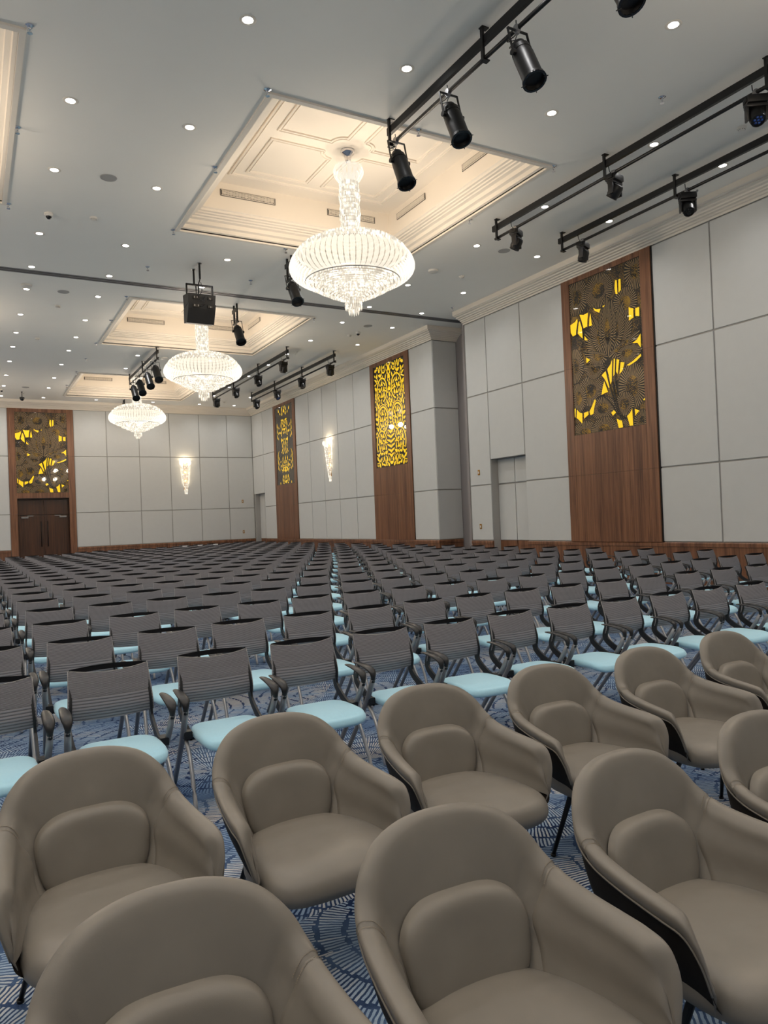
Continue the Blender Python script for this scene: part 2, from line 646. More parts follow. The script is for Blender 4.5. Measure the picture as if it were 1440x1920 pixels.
def mat_glasspane():
    m = bpy.data.materials.new('clear_pane')
    m.use_nodes = True
    nt = m.node_tree
    nt.nodes.clear()
    tr = N(nt, 'ShaderNodeBsdfTransparent')
    gl = N(nt, 'ShaderNodeBsdfGlossy', i_Roughness=0.02)
    fr = N(nt, 'ShaderNodeFresnel', i_IOR=1.6)
    mx = N(nt, 'ShaderNodeMixShader')
    g = N(nt, 'ShaderNodeNewGeometry')
    L(nt, MATH(nt, 'MULTIPLY', MATH(nt, 'MULTIPLY', fr.outputs[0], MATH(nt, 'SUBTRACT', 1.0, g.outputs['Backfacing'])), 0.75), mx.inputs[0])
    L(nt, tr.outputs[0], mx.inputs[1])
    L(nt, gl.outputs[0], mx.inputs[2])
    o = N(nt, 'ShaderNodeOutputMaterial')
    L(nt, mx.outputs[0], o.inputs[0])
    return m


M['pane'] = mat_glasspane()


def mat_yellow():
    m, nt, b = new_mat('backlit_yellow')
    b.inputs['Base Color'].default_value = srgb(235, 190, 20)
    b.inputs['Roughness'].default_value = 0.5
    b.inputs['Emission Color'].default_value = srgb(244, 204, 18)
    b.inputs['Emission Strength'].default_value = 0.55
    m.cycles.emission_sampling = 'NONE'
    return m


M['yellow'] = mat_yellow()
M['screen_dark'] = simple('cut_metal_dark', srgb(30, 27, 26), 0.35, metal=0.3)
M['screen_grey'] = simple('cut_metal_grey', srgb(74, 68, 62), 0.4, metal=0.3)


def mat_filigree(name, stripes):
    """pierced bronze: dark metal with fine gold openings; stripes: radial ribs by UV.x"""
    m, nt, b = new_mat(name)
    tc = N(nt, 'ShaderNodeTexCoord')
    v = N(nt, 'ShaderNodeTexVoronoi', i_Scale=30.0, feature='DISTANCE_TO_EDGE')
    L(nt, tc.outputs['Object'], v.inputs['Vector'])
    n = N(nt, 'ShaderNodeTexNoise', i_Scale=3.2, i_Detail=3.0)
    L(nt, tc.outputs['Object'], n.inputs['Vector'])
    net = MATH(nt, 'GREATER_THAN', v.outputs['Distance'], MATH(nt, 'MULTIPLY_ADD', n.outputs['Fac'], -1.0, 0.70))
    if stripes:
        sp = N(nt, 'ShaderNodeSeparateXYZ')
        L(nt, tc.outputs['UV'], sp.inputs[0])
        s = MATH(nt, 'FRACT', sp.outputs[0])
        rib = MATH(nt, 'GREATER_THAN', s, 0.62)
        edge = MATH(nt, 'GREATER_THAN', sp.outputs[1], 0.45)
        base = MIXC(nt, net, srgb(32, 27, 24), srgb(172, 134, 34))
        ribs = MIXC(nt, rib, srgb(14, 12, 12), srgb(172, 146, 104))
        c = MIXC(nt, edge, base, ribs)
        gold = rib
    else:
        gold = net
        c = MIXC(nt, gold, srgb(40, 34, 30), srgb(150, 118, 52))
    rim_c = c
    L(nt, rim_c, b.inputs['Base Color'])
    b.inputs['Roughness'].default_value = 0.4
    b.inputs['Metallic'].default_value = 0.25
    bp = N(nt, 'ShaderNodeBump', i_Strength=0.5, i_Distance=0.005)
    L(nt, gold, bp.inputs['Height'])
    L(nt, bp.outputs[0], b.inputs['Normal'])
    return m


M['filigree'] = mat_filigree('pierced_bronze', False)
M['ribbed'] = mat_filigree('ribbed_bronze', True)

# ================================================================= room shell
fl = MB()
fl.add([(XL - .5, YF - .5, 0), (XR + 2, YF - .5, 0), (XR + 2, YB + .5, 0), (XL - .5, YB + .5, 0)], [(0, 1, 2, 3)])
tag(fl.build('floor', M['carpet']), 'blue carpet with fans of pale dashes', kind='structure')

# ceiling with coffer openings
COFX = [(-4.13, 0.67), (3.7, 8.5)]
COFY = [(-0.45, 4.5), (9.2, 14.15), (18.85, 23.75), (28.45, 33.4)]
cl = MB()
xs = [XL] + [a for p in COFX for a in p] + [XR + 1.4]
ys = [YF] + [a for p in COFY for a in p] + [YB]
TR0, TR1 = 17.62, 17.88
for i in range(len(xs) - 1):
    for j in range(len(ys) - 1):
        if i % 2 == 1 and j % 2 == 1:
            continue
        spans = [(ys[j], ys[j + 1])]
        if ys[j] < TR0 < ys[j + 1]:
            spans = [(ys[j], TR0), (TR1, ys[j + 1])]
        for (a, b_) in spans:
            cl.box(xs[i], xs[i + 1], a, b_, ZC, ZC + 0.05)
tag(cl.build('ceiling', M['ceiling']), kind='structure')

# folding partition track let into the ceiling
tk = MB()
tk.box(XL, XR + 1.4, TR0, TR1, ZC + 0.03, ZC + 0.09)
tk.box(XL, XR + 1.2, TR0, TR0 + .045, ZC - 0.006, ZC + 0.03)
tk.box(XL, XR + 1.2, TR1 - .045, TR1, ZC - 0.006, ZC + 0.03)
tk.box(XL, XR + 1.2, 17.725, 17.775, ZC - 0.006, ZC + 0.03)
tag(tk.build('trim_1', simple('track_grey', srgb(120, 118, 118), 0.5)), 'grooved partition track across the ceiling', kind='structure')

# coffers
COF_PROF = [(-0.07, ZC), (-0.07, ZC - .03), (0.0, ZC - .035), (0.0, ZC + .02), (0.05, ZC + .03), (0.06, ZC + .10), (0.12, ZC + .12), (0.13, ZC + .19),
            (0.19, ZC + .21), (0.195, ZC + .235), (0.235, ZC + .245), (0.24, ZC + .27), (0.28, ZC + .28), (0.285, ZC + .305), (0.325, ZC + .315), (0.33, ZC + .35),
            (0.36, ZC + .37), (0.36, ZC + .89)]
ZI = ZC + 0.89
nco = 0
for (x0, x1) in COFX:
    for (y0, y1) in COFY:
        c = MB()
        path = [(x0, y0), (x1, y0), (x1, y1), (x0, y1)]
        c.sweep(path, COF_PROF, closed=True)
        c.box(x0 + .3, x1 - .3, y0 + .3, y1 - .3, ZI, ZI + .05)
        # applied mouldings on the raised ceiling
        xa, xb, ya, yb = x0 + .78, x1 - .78, y0 + .8, y1 - .8
        mp_ = [(-.04, ZI), (-.036, ZI - .026), (-.018, ZI - .03), (-.012, ZI - .012), (.012, ZI - .012), (.018, ZI - .03), (.036, ZI - .026), (.04, ZI)]
        c.sweep([(xa, ya), (xb, ya), (xb, yb), (xa, yb)], mp_, closed=True)
        cx, cy = (x0 + x1) / 2, (y0 + y1) / 2
        for sx in (-1, 1):
            for sy in (-1, 1):
                ex, ey = (xb - .27 if sx > 0 else xa + .27), (yb - .22 if sy > 0 else ya + .22)
                ix, iy = cx + sx * .17, cy + sy * .17
                pts = [(ex, iy), (ex, ey), (ix, ey), (ix, iy + sy * .22)]
                for k in range(0, 7):
                    a = pi / 2 * k / 6
                    pts.append((ix + sx * .22 * sin(a) * 1.0, iy + sy * (.22 * cos(a))))
                pts.append((ix + sx * .22, iy))
                if sx * sy < 0:
                    pts = pts[::-1]
                c.sweep(pts, mp_, closed=True)
        o = c.build('trim_%d' % (2 + nco), M['plaster'])
        nco += 1
        tag(o, kind='structure')

# air grilles in the coffers (far and right faces, the ones in sight)
gm = MB()
gm.box(-.56, .56, -.012, 0.0, -.065, .065, 1)
gm.box(-.54, .54, -.016, -.012, .045, .055)
gm.box(-.54, .54, -.016, -.012, -.055, -.045)
for i in range(36):
    x = -.525 + i * .03
    gm.box(x, x + .008, -.022, -.012, -.045, .045)
for z in (-.022, 0, .022):
    gm.box(-.53, .53, -.026, -.02, z - .005, z + .005)
vent_me = None
for (i, (y0, y1)) in enumerate(COFY):
    if i == 0:
        continue
    ord_c = ['', 'nearest', 'second', 'farthest'][i]
    for (lx, ly, rz, w_) in [(3.7 + 1.27, y1 - .362, 0, 'far face toward the wall-side end away from the art panels'), (3.7 + 3.53, y1 - .362, 0, ''), (8.5 - .362, y1 - 1.28, -pi / 2, ''), (8.5 - .362, y0 + 1.28, -pi / 2, '')]:
        if vent_me is None:
            o = gm.build('vent_grille', [M['plaster'], M['slot']])
            vent_me = o.data
        else:
            o = link(bpy.data.objects.new('vent_grille', vent_me))
        o.location = (lx, ly, 7.945)
        o.rotation_euler = (0, 0, rz)
        if rz == 0:
            lab = 'slotted air grille in the %s coffer, %s on its far face' % (ord_c, 'left of the chandelier stem' if lx < 6 else 'right of the chandelier stem')
        else:
            lab = 'slotted air grille in the %s coffer, on its right face, %s' % (ord_c, 'farther one' if ly > (y0 + y1) / 2 else 'nearer one')
        tag(o, lab, 'vent', 'air grilles in the ceiling coffers')

# cornice
CP = [(0.0, ZK), (0.03, ZK), (0.035, ZK + .035), (0.075, ZK + .045), (0.08, ZK + .075), (0.125, ZK + .085), (0.13, ZK + .11), (0.18, ZK + .12),
      (0.19, ZK + .145), (0.25, ZK + .155), (0.26, ZK + .18), (0.33, ZK + .19), (0.33, ZK + .205), (0.36, ZK + .21), (0.375, ZK + .225), (0.375, ZC), (0.0, ZC)]
XF = 12.4
YP0, YP1 = 17.0, 18.75
c = MB()
c.sweep([(XR, YF), (XR, YP0)], CP)
c.sweep([(XF + .95, YP1), (XF, YP1), (XF, YB), (XL, YB), (XL, YF), (XR, YF)], CP)
tag(c.build('trim_cornice', M['plaster']), 'stepped cream cornice under the ceiling', kind='structure')
for o in [bpy.data.objects['trim_cornice']]:
    o.name = 'trim_20'

ZJ = [ZD, 2.37, 4.86, ZK]


def panel_wall(mb, fixed, a0, a1, joints, axis, sgn, zs=ZJ, skip=()):
    """padded fabric panels. axis 'y': wall plane x=fixed, running y; sgn = direction of the room"""
    edges = [a0] + list(joints) + [a1]
    g = 0.016
    for i in range(len(edges) - 1):
        for k in range(len(zs) - 1):
            lo, hi = edges[i] + g, edges[i + 1] - g
            z0, z1 = zs[k] + g, zs[k + 1] - g
            for (s0, s1, t0, t1, rz0) in skip:
                # an opening: (a from, a to, z from, z to)
                if edges[i] >= s0 - .02 and edges[i + 1] <= s1 + .02:
                    if z1 <= t1 + .03 and z0 >= t0 - .03:
                        z0 = z1
                    elif z0 < t1 < z1:
                        z0 = t1
            if z1 - z0 < .05:
                continue
            th = .022
            n = [fixed, fixed + sgn * th]
            if axis == 'y':
                mb.bbox(min(n), max(n), lo, hi, z0, z1, b=.009)
            else:
                mb.bbox(lo, hi, min(n), max(n), z0, z1, b=.009)


TH = .022
# ---- right wall, near section (holds the lotus panel) ----
wr = MB()
DOOR2 = (14.61, 16.04)
wr.box(XR + TH, XR + .5, YF, DOOR2[0], 0, ZC + .02, 1)
wr.box(XR + TH, XR + .5, DOOR2[1], YP0, 0, ZC + .02, 1)
wr.box(XR + TH, XR + .5, DOOR2[0], DOOR2[1], 3.05, ZC + .02, 1)
wr.box(XR + .27, XR + .5, DOOR2[0], DOOR2[1], 0, 3.1, 1)
panel_wall(wr, XR + TH, 13.04, YP0 - .01, [14.61, 16.04], 'y', -1, skip=[(14.61, 16.04, 0, 3.05, 0)])
panel_wall(wr, XR + TH, YF, 10.43, [-4.1, -2.2, -.2, 1.7, 3.6, 5.4, 7.25, 9.06], 'y', -1)
wr.box(XR, XR + .5, YP0 - .012, YP0 + .0, 0, ZC, 1)
o = wr.build('wall_right', [M['fabric'], M['gap']])
tag(o, 'pale grey fabric-panelled side wall', kind='structure')
# door recess cheeks / flush fabric door
d2 = MB()
d2.box(XR + .245, XR + .27, DOOR2[0], 15.31, 0.0, ZD, 1)
d2.box(XR + .245, XR + .27, 15.34, DOOR2[1], 0.0, ZD, 1)
for (a, b_) in ((DOOR2[0] + .01, 15.315), (15.345, DOOR2[1] - .01)):
    d2.bbox(XR + .24, XR + .27, a, b_, ZD + .01, 2.35, .006)
    d2.bbox(XR + .24, XR + .27, a, b_, 2.39, 3.04, .006)
tag(d2.build('door_2', [M['fabric'], M['wood']]), 'flush fabric-clad double door in a recess of the near side wall', kind='structure')

# ---- right wall, far section ----
wf = MB()
DOOR3 = (33.64, 35.05)
wf.box(XF + TH, XF + .9, YP1 + .022, DOOR3[0], 0, ZC + .02, 1)
wf.box(XF + TH, XF + .9, DOOR3[0], YB, 3.04, ZC + .02, 1)
wf.box(XF + TH, XF + .9, DOOR3[1], YB, 0, 3.04, 1)
wf.box(XF + .27, XF + .9, DOOR3[0], DOOR3[1], 0, 3.1, 1)
panel_wall(wf, XF + TH, YP1, 20.12, [], 'y', -1)
panel_wall(wf, XF + TH, 22.69, 29.59, [24.09, 25.49, 26.82, 28.15], 'y', -1)
panel_wall(wf, XF + TH, 32.15, 35.2, [33.68], 'y', -1, skip=[(33.68, 35.2, 0, 3.04, 0)])
# return face of the pocket
panel_wall(wf, YP1 + TH, XF, XF + .9, [], 'x', -1)
o = wf.build('wall_right_far', [M['fabric'], M['gap']])
o.name = 'wall_right_rear'
tag(o, 'fabric-panelled side wall beyond the partition pocket', kind='structure')
d3 = MB()
d3.bbox(XF + .24, XF + .27, DOOR3[0] + .01, 34.33, ZD, 3.03, .006)
d3.bbox(XF + .24, XF + .27, 34.36, DOOR3[1] - .01, ZD, 3.03, .006)
d3.box(XF + .25, XF + .27, DOOR3[0], DOOR3[1], 0, ZD, 1)
tag(d3.build('door_3', [M['fabric'], M['wood']]), 'fabric-clad door recessed in the far corner', kind='structure')

# ---- pocket for the folding partition ----
pk = MB()
pk.box(XR + 1.25, XR + 1.4, YP0 - .3, YP1 + .3, 0, ZC)
pk.box(XF + .9, XF + .95, 17.95, YP1 + .02, 0, ZC - .12)
pk.box(XF + .55, XF + 1.3, 17.85, 17.95, 0, ZC - .12)
pk.box(XF + .3, XF + 1.3, 17.5, 17.58, 0, ZC - .12)
pk.box(XR + .5, XR + 1.3, YP0 + .0, YP0 + .05, 0, ZC)
pk.box(XR + .1, XR + .16, YP0 + .002, YP0 + .12, 0, ZC - .3)
tag(pk.build('wall_pocket', simple('pocket_panel', srgb(150, 145, 145), 0.7)), 'pocket of the folding partition', kind='structure')
bpy.data.objects['wall_pocket'].name = 'wall_recess'

# ---- back wall with wooden double door ----
wb = MB()
DX0, DX1, DZ = 1.85, 3.95, 3.05
wb.box(XL, DX0, YB + TH, YB + .5, 0, ZC + .02, 1)
wb.box(DX1, XF + .9, YB + TH, YB + .5, 0, ZC + .02, 1)
wb.box(DX0, DX1, YB + TH, YB + .5, DZ, ZC + .02, 1)
wb.box(DX0, DX1, YB + .42, YB + .5, 0, DZ, 1)
panel_wall(wb, YB + TH, 4.17, XF, [5.55, 6.97, 8.36, 9.76, 11.13], 'x', -1)
panel_wall(wb, YB + TH, XL, 1.58, [-6.6, -5.2, -3.8, -2.4, -1.1, .25], 'x', -1)
tag(wb.build('wall_back', [M['fabric'], M['gap']]), 'fabric-panelled end wall', kind='structure')

wl = MB()
wl.box(XL - .5, XL - TH, YF, YB, 0, ZC + .02, 1)
panel_wall(wl, XL - TH, YF, YB, [YF + 2.06 * k for k in range(1, 20)], 'y', 1)
tag(wl.build('wall_left', [M['fabric'], M['gap']]), kind='structure')
wn = MB()
wn.box(XL, XR + .5, YF - .5, YF - TH, 0, ZC + .02, 1)
panel_wall(wn, YF - TH, XL, XR, [XL + 2.04 * k for k in range(1, 10)], 'x', 1)
tag(wn.build('wall_front', [M['fabric'], M['gap']]), kind='structure')

# ---- wood dado (tall skirting) ----
DP = [(0.0, 0.0), (0.035, 0.0), (0.035, ZD - .09), (0.05, ZD - .085), (0.05, ZD - .02), (0.035, ZD), (0.0, ZD)]


def dado(name, path):
    b_ = MB()
    b_.sweep(path, DP)
    tag(b_.build(name, M['wood']), 'walnut dado along the wall foot', kind='structure')


dado('baseboard_right', [(XR + TH, YF), (XR + TH, DOOR2[0])])
dado('baseboard_right_door', [(XR + TH, DOOR2[1]), (XR + TH, YP0)])
dado('baseboard_right_rear', [(XF + .85, YP1), (XF + TH * .5, YP1), (XF + TH * .5, DOOR3[0])])
dado('baseboard_back', [(XF, YB + TH), (DX1 + .24, YB + TH)])
dado('baseboard_back_left', [(1.56, YB + TH), (XL, YB + TH)])
dado('baseboard_left', [(XL - TH, YB), (XL - TH, YF)])

# ================================================================= wooden feature panels


def place_frame(o, wall, u0, z0):
    """local x runs along the wall, local z up, local -y into the room"""
    if wall == 'right':
        o.location = (XR, u0, z0)
        o.rotation_euler = (0, 0, -pi / 2)      # local x -> -y world
    elif wall == 'far':
        o.location = (XF, u0, z0)
        o.rotation_euler = (0, 0, -pi / 2)
    else:
        o.location = (u0, YB, z0)
        o.rotation_euler = (0, 0, 0)


def wood_surround(name, W, art_w, art_x0, z_art0, z_art1, wall, u0, open_z=None, dx=None):
    """veneered surround of total width W, opening for the artwork (recessed), seams"""
    b_ = MB()
    H = ZK
    x0, x1 = 0, W
    ax0, ax1 = art_x0, art_x0 + art_w
    g = .004
    zs = [z for z in (ZD, 2.37, 4.86) if True]

    def slab(a, c, e, f):
        b_.box(a + g / 2, c - g / 2, -.036, -.003, e + g / 2, f - g / 2)
    # side strips
    for (a, c) in ((x0, ax0), (ax1, x1)):
        lo = 0.0 if open_z else ZD
        for e, f in ((lo, 2.37), (2.37, 4.86), (4.86, H)):
            slab(a, c, e, f)
    slab(ax0, ax1, z_art1, H)
    if open_z:
        slab(ax0, ax1, open_z, z_art0)
    else:
        w3 = art_w
        cuts = [ax0, ax0 + w3 * .22, ax0 + w3 * .77, ax1]
        for i in range(3):
            slab(cuts[i], cuts[i + 1], 2.37, z_art0)
            slab(cuts[i], cuts[i + 1], ZD, 2.37)
    b_.box(x0, x1, -.003, -.0006, (open_z or ZD), H, 1)
    o = b_.build(name, [M['wood'], M['black']])
    place_frame(o, wall, u0, 0)
    return o


# (local x runs toward the camera on the side walls)
o = wood_surround('wood_surround', 2.61, 2.08, .25, 3.30, 6.80, 'right', 13.04)
tag(o, 'walnut panelling around the lotus artwork on the near side wall', 'wood panelling', 'walnut surrounds of the backlit artworks')
o = wood_surround('wood_surround', 2.57, 2.06, .25, 3.31, 6.78, 'far', 22.69)
tag(o, 'walnut panelling around the scroll artwork next to the partition pocket', 'wood panelling', 'walnut surrounds of the backlit artworks')
o = wood_surround('wood_surround', 2.56, 2.04, .26, 3.28, 6.78, 'far', 32.15)
tag(o, 'narrow-looking walnut panelling by the far corner with sparse gold artwork', 'wood panelling', 'walnut surrounds of the backlit artworks')
o = wood_surround('wood_surround', 2.60, 2.05, .28, 3.28, 6.76, 'back', 1.57, open_z=3.05)
tag(o, 'walnut surround over the dark double door on the end wall', 'wood panelling', 'walnut surrounds of the backlit artworks')

# shadow line beside the lotus surround, painted as a black strip
rv = MB()
rv.box(XR - .02, XR + TH, 10.405, 10.43, ZD, ZK)
tag(rv.build('trim_21', M['black']), kind='structure')


# ---- artworks ----
def poly2(mb, pts, y, mi=0, uvs=None):
    """flat polygon in local xz at depth y, with 4 mm thickness toward the wall"""
    n = len(pts)
    V = [(p[0], y, p[1]) for p in pts]
    mb.add(V, [tuple(range(n))], mi, uvs)


def fan(mb, c, pts, y, ribs, mi, k=6):
    """disc/petal shape: centre c, outline pts, UV.x = rib count along the outline, UV.y = 0 centre .. 1 rim"""
    n = len(pts)
    V, U, F = [], [], []
    for j in range(k + 1):
        f = j / k
        for i in range(n):
            V.append((c[0] + (pts[i][0] - c[0]) * f, y, c[1] + (pts[i][1] - c[1]) * f))
            U.append((i / (n - 1) * ribs, f))
    for j in range(k):
        for i in range(n - 1):
            F.append((j * n + i, j * n + i + 1, (j + 1) * n + i + 1, (j + 1) * n + i))
    mb.add(V, F, mi, U)


def outline_strip(mb, pts, y, wd, mi):
    """thin dark rim line following pts"""
    V, F = [], []
    n = len(pts)
    for i in range(n):
        a, b_ = pts[max(0, i - 1)], pts[min(n - 1, i + 1)]
        dx, dz = b_[0] - a[0], b_[1] - a[1]
        l_ = sqrt(dx * dx + dz * dz) or 1
        nx, nz = -dz / l_ * wd / 2, dx / l_ * wd / 2
        V += [(pts[i][0] + nx, y, pts[i][1] + nz), (pts[i][0] - nx, y, pts[i][1] - nz)]
    for i in range(n - 1):
        F.append((2 * i, 2 * i + 1, 2 * i + 3, 2 * i + 2))
    mb.add(V, F, mi)


YEL = [
    [(115, 350), (165, 340), (190, 322), (197, 350), (178, 400), (175, 430), (140, 435), (115, 405)],
    [(204, 350), (216, 345), (236, 395), (243, 470), (215, 450), (190, 425), (196, 385)],
    [(210, 300), (255, 312), (300, 308), (294, 350), (290, 400), (250, 403), (232, 350)],
    [(325, 310), (330, 360), (337, 402), (305, 402), (310, 350)],
    [(342, 285), (380, 305), (422, 312), (408, 338), (365, 315)],
    [(435, 300), (465, 297), (450, 313)],
    [(560, 165), (578, 170), (582, 260), (562, 255), (553, 215)],
    [(590, 168), (612, 170), (613, 240), (588, 255)],
    [(675, 360), (695, 375), (718, 382), (718, 440), (675, 450)],
    [(732, 385), (768, 385), (768, 443), (732, 435)],
    [(695, 595), (740, 580), (775, 548), (775, 638), (745, 603)],
    [(258, 450), (295, 492), (258, 485)],
    [(270, 598), (312, 625), (272, 642)],
    [(415, 745), (458, 722), (475, 775), (492, 835), (480, 840), (448, 780)],
    [(470, 715), (500, 690), (522, 655), (518, 730), (512, 800), (498, 822), (485, 765)],
    [(532, 655), (548, 665), (540, 760), (524, 775)],
    [(558, 665), (585, 675), (568, 765), (550, 745)],
    [(595, 690), (632, 700), (612, 750), (580, 768)],
    [(410, 875), (425, 820), (442, 785), (476, 862), (440, 868)],
    [(640, 722), (700, 705), (772, 672), (776, 690), (735, 712), (672, 730)],
    [(140, 925), (156, 925), (152, 985), (142, 985)],
    [(165, 930), (190, 955), (222, 967), (219, 1037), (185, 1010), (158, 990)],
    [(235, 965), (283, 960), (283, 985), (236, 1007)],
    [(290, 965), (318, 930), (345, 890), (360, 900), (340, 950), (332, 985), (300, 992)],
    [(497, 1000), (525, 985), (548, 1005), (515, 1022)],
    [(545, 1040), (575, 1055), (599, 1062), (606, 1107), (565, 1107)],
    [(640, 1040), (668, 1022), (690, 995), (696, 1105), (664, 1105), (652, 1070)],
    [(708, 1000), (752, 1020), (725, 1040), (714, 1052)],
    [(778, 960), (800, 945), (800, 965)],
]


def lotus_art(name, W, H, wall, u0, z0, mirror=False):
    root = empty(name)
    place_frame(root, wall, u0, z0)
    ys = -.007
    bk = MB()
    bk.box(0, W, ys - .004, ys + .002, 0, H)
    bk.build('back_plate', M['filigree'], root)

    def tr(p):
        X, Y = p
        xx = (X - 108 - (Y - 78) * .030) / 668.0
        zz = 1 - (Y - 78 + (X - 108) * .0) / 1032.0
        return (max(0, min(1, xx)) * W, max(0, min(1, zz)) * H)
    sc = MB()
    rnd = random.Random(3)

    def arc_pts(c, rx, rz, a0, a1, n=40, rot=0.0):
        out = []
        for i in range(n + 1):
            a = a0 + (a1 - a0) * i / n
            x, z = rx * cos(a), rz * sin(a)
            out.append((c[0] + x * cos(rot) - z * sin(rot), c[1] + x * sin(rot) + z * cos(rot)))
        return out

    def clip(pts):
        return [(max(0.0, min(W, p[0])), max(0.0, min(H, p[1]))) for p in pts]
    # leaf pads: big ribbed discs (centre px, radii in m)
    lay = [0]

    def disc(cx, cy, rx, rz, ribs=60, a0=0.0, a1=2 * pi, rot=0.0):
        lay[0] += 1
        c_ = tr((cx, cy))
        pts = clip(arc_pts(c_, rx, rz, a0, a1, 64, rot))
        fan(sc, c_, pts, ys - .005 - lay[0] * .0004, int(ribs * .75), 0)
        outline_strip(sc, pts, ys - .0053 - lay[0] * .0004, .012, 1)

    def petal(bx, by, tx, ty, wd, ribs=22, bend=0.0):
        lay[0] += 1
        b0, t0 = Vector(tr((bx, by))), Vector(tr((tx, ty)))
        d = t0 - b0
        nrm = Vector((-d.y, d.x)).normalized()
        pts = []
        for i in range(25):
            f = i / 24
            prof = sin(pi * f ** .85) ** .8
            off = bend * sin(pi * f)
            pts.append(b0 + d * f + nrm * (wd * prof + off))
        for i in range(24, -1, -1):
            f = i / 24
            prof = sin(pi * f ** .85) ** .8
            off = bend * sin(pi * f)
            pts.append(b0 + d * f + nrm * (-wd * prof + off))
        pts = clip([(p.x, p.y) for p in pts])
        cc = b0 + d * .35
        fan(sc, (cc.x, cc.y), pts, ys - .005 - lay[0] * .0004, int(ribs * 1.4), 0)
        outline_strip(sc, pts, ys - .0053 - lay[0] * .0004, .010, 1)
    disc(180, 180, .38, .42, 50)
    disc(400, 190, .42, .38, 64)
    disc(735, 150, .30, .42, 44)
    disc(640, 330, .34, .34, 50)
    disc(150, 640, .30, .40, 50)
    disc(300, 830, .42, .34, 60)
    disc(690, 860, .38, .50, 60)
    disc(180, 860, .26, .34, 46)
    disc(420, 960, .36, .26, 50)
    disc(620, 960, .28, .26, 44)
    disc(240, 1110, .44, .30, 64)
    disc(430, 1105, .40, .30, 60)
    disc(770, 1090, .22, .26, 40)
    disc(590, 1108, .26, .20, 40)
    # lotus bloom
    for (tx, ty, wd, bend) in [(260, 420, .20, .10), (700, 400, .20, -.10), (330, 330, .20, .05), (620, 310, .20, -.06), (520, 270, .19, 0), (430, 290, .19, 0),
                               (250, 560, .18, .12), (770, 520, .17, -.12), (470, 230, .17, 0)]:
        petal(485, 640, tx, ty, wd, 26, bend)
    petal(560, 640, 790, 640, .20, 30, -.06)
    petal(450, 700, 235, 660, .17, 30, .10)
    # gold openings, then dark stems over them
    ge = MB()
    for poly in YEL:
        pts = [tr(p) for p in poly]
        poly2(ge, pts, ys - .0165)
    for poly in YEL:
        pts = [tr(p) for p in poly]
        outline_strip(sc, pts + [pts[0]], ys - .017, .010, 1)
    for st in [[(460, 720), (500, 850), (560, 1000), (600, 1060)], [(526, 660), (520, 800), (560, 960), (605, 1050)], [(552, 665), (545, 790), (570, 900)],
               [(360, 890), (420, 880), (500, 940), (560, 1020)], [(200, 340), (183, 400), (182, 440)], [(208, 300), (240, 390), (250, 480)]]:
        pts = [tr(p) for p in st]
        q = [(v.x, v.y) for v in catmull([(p[0], p[1], 0) for p in pts], 24)]
        outline_strip(sc, q, ys - .0175, .030, 1)
    ge.build('gold_opening', M['yellow'], root, fix=False)
    sc.build('lotus_screen', [M['ribbed'], M['screen_dark']], root, uv=True, fix=False)
    pn = MB()
    pn.box(0.002, W - .002, -.031, -.028, 0.002, H - .002)
    pn.build('glass_pane', M['pane'], root)
    return root


o = lotus_art('lotus_artwork', 2.08, 3.50, 'right', 12.79, 3.30)
tag(o, 'backlit gold lotus artwork under glass on the near side wall', 'artwork')
o = lotus_art('lotus_artwork', 2.05, 3.48, 'back', 1.85, 3.28)
tag(o, 'backlit gold lotus artwork above the dark double door', 'artwork')


def tear(c, ln, wd, rot, n=7):
    pts = []
    for i in range(n + 1):
        f = i / n
        pts.append((ln * (f - .5), wd * sin(pi * f ** .7)))
    for i in range(n - 1, 0, -1):
        f = i / n
        pts.append((ln * (f - .5), -wd * sin(pi * f ** .7)))
    return [(c[0] + x * cos(rot) - z * sin(rot), c[1] + x * sin(rot) + z * cos(rot)) for (x, z) in pts]


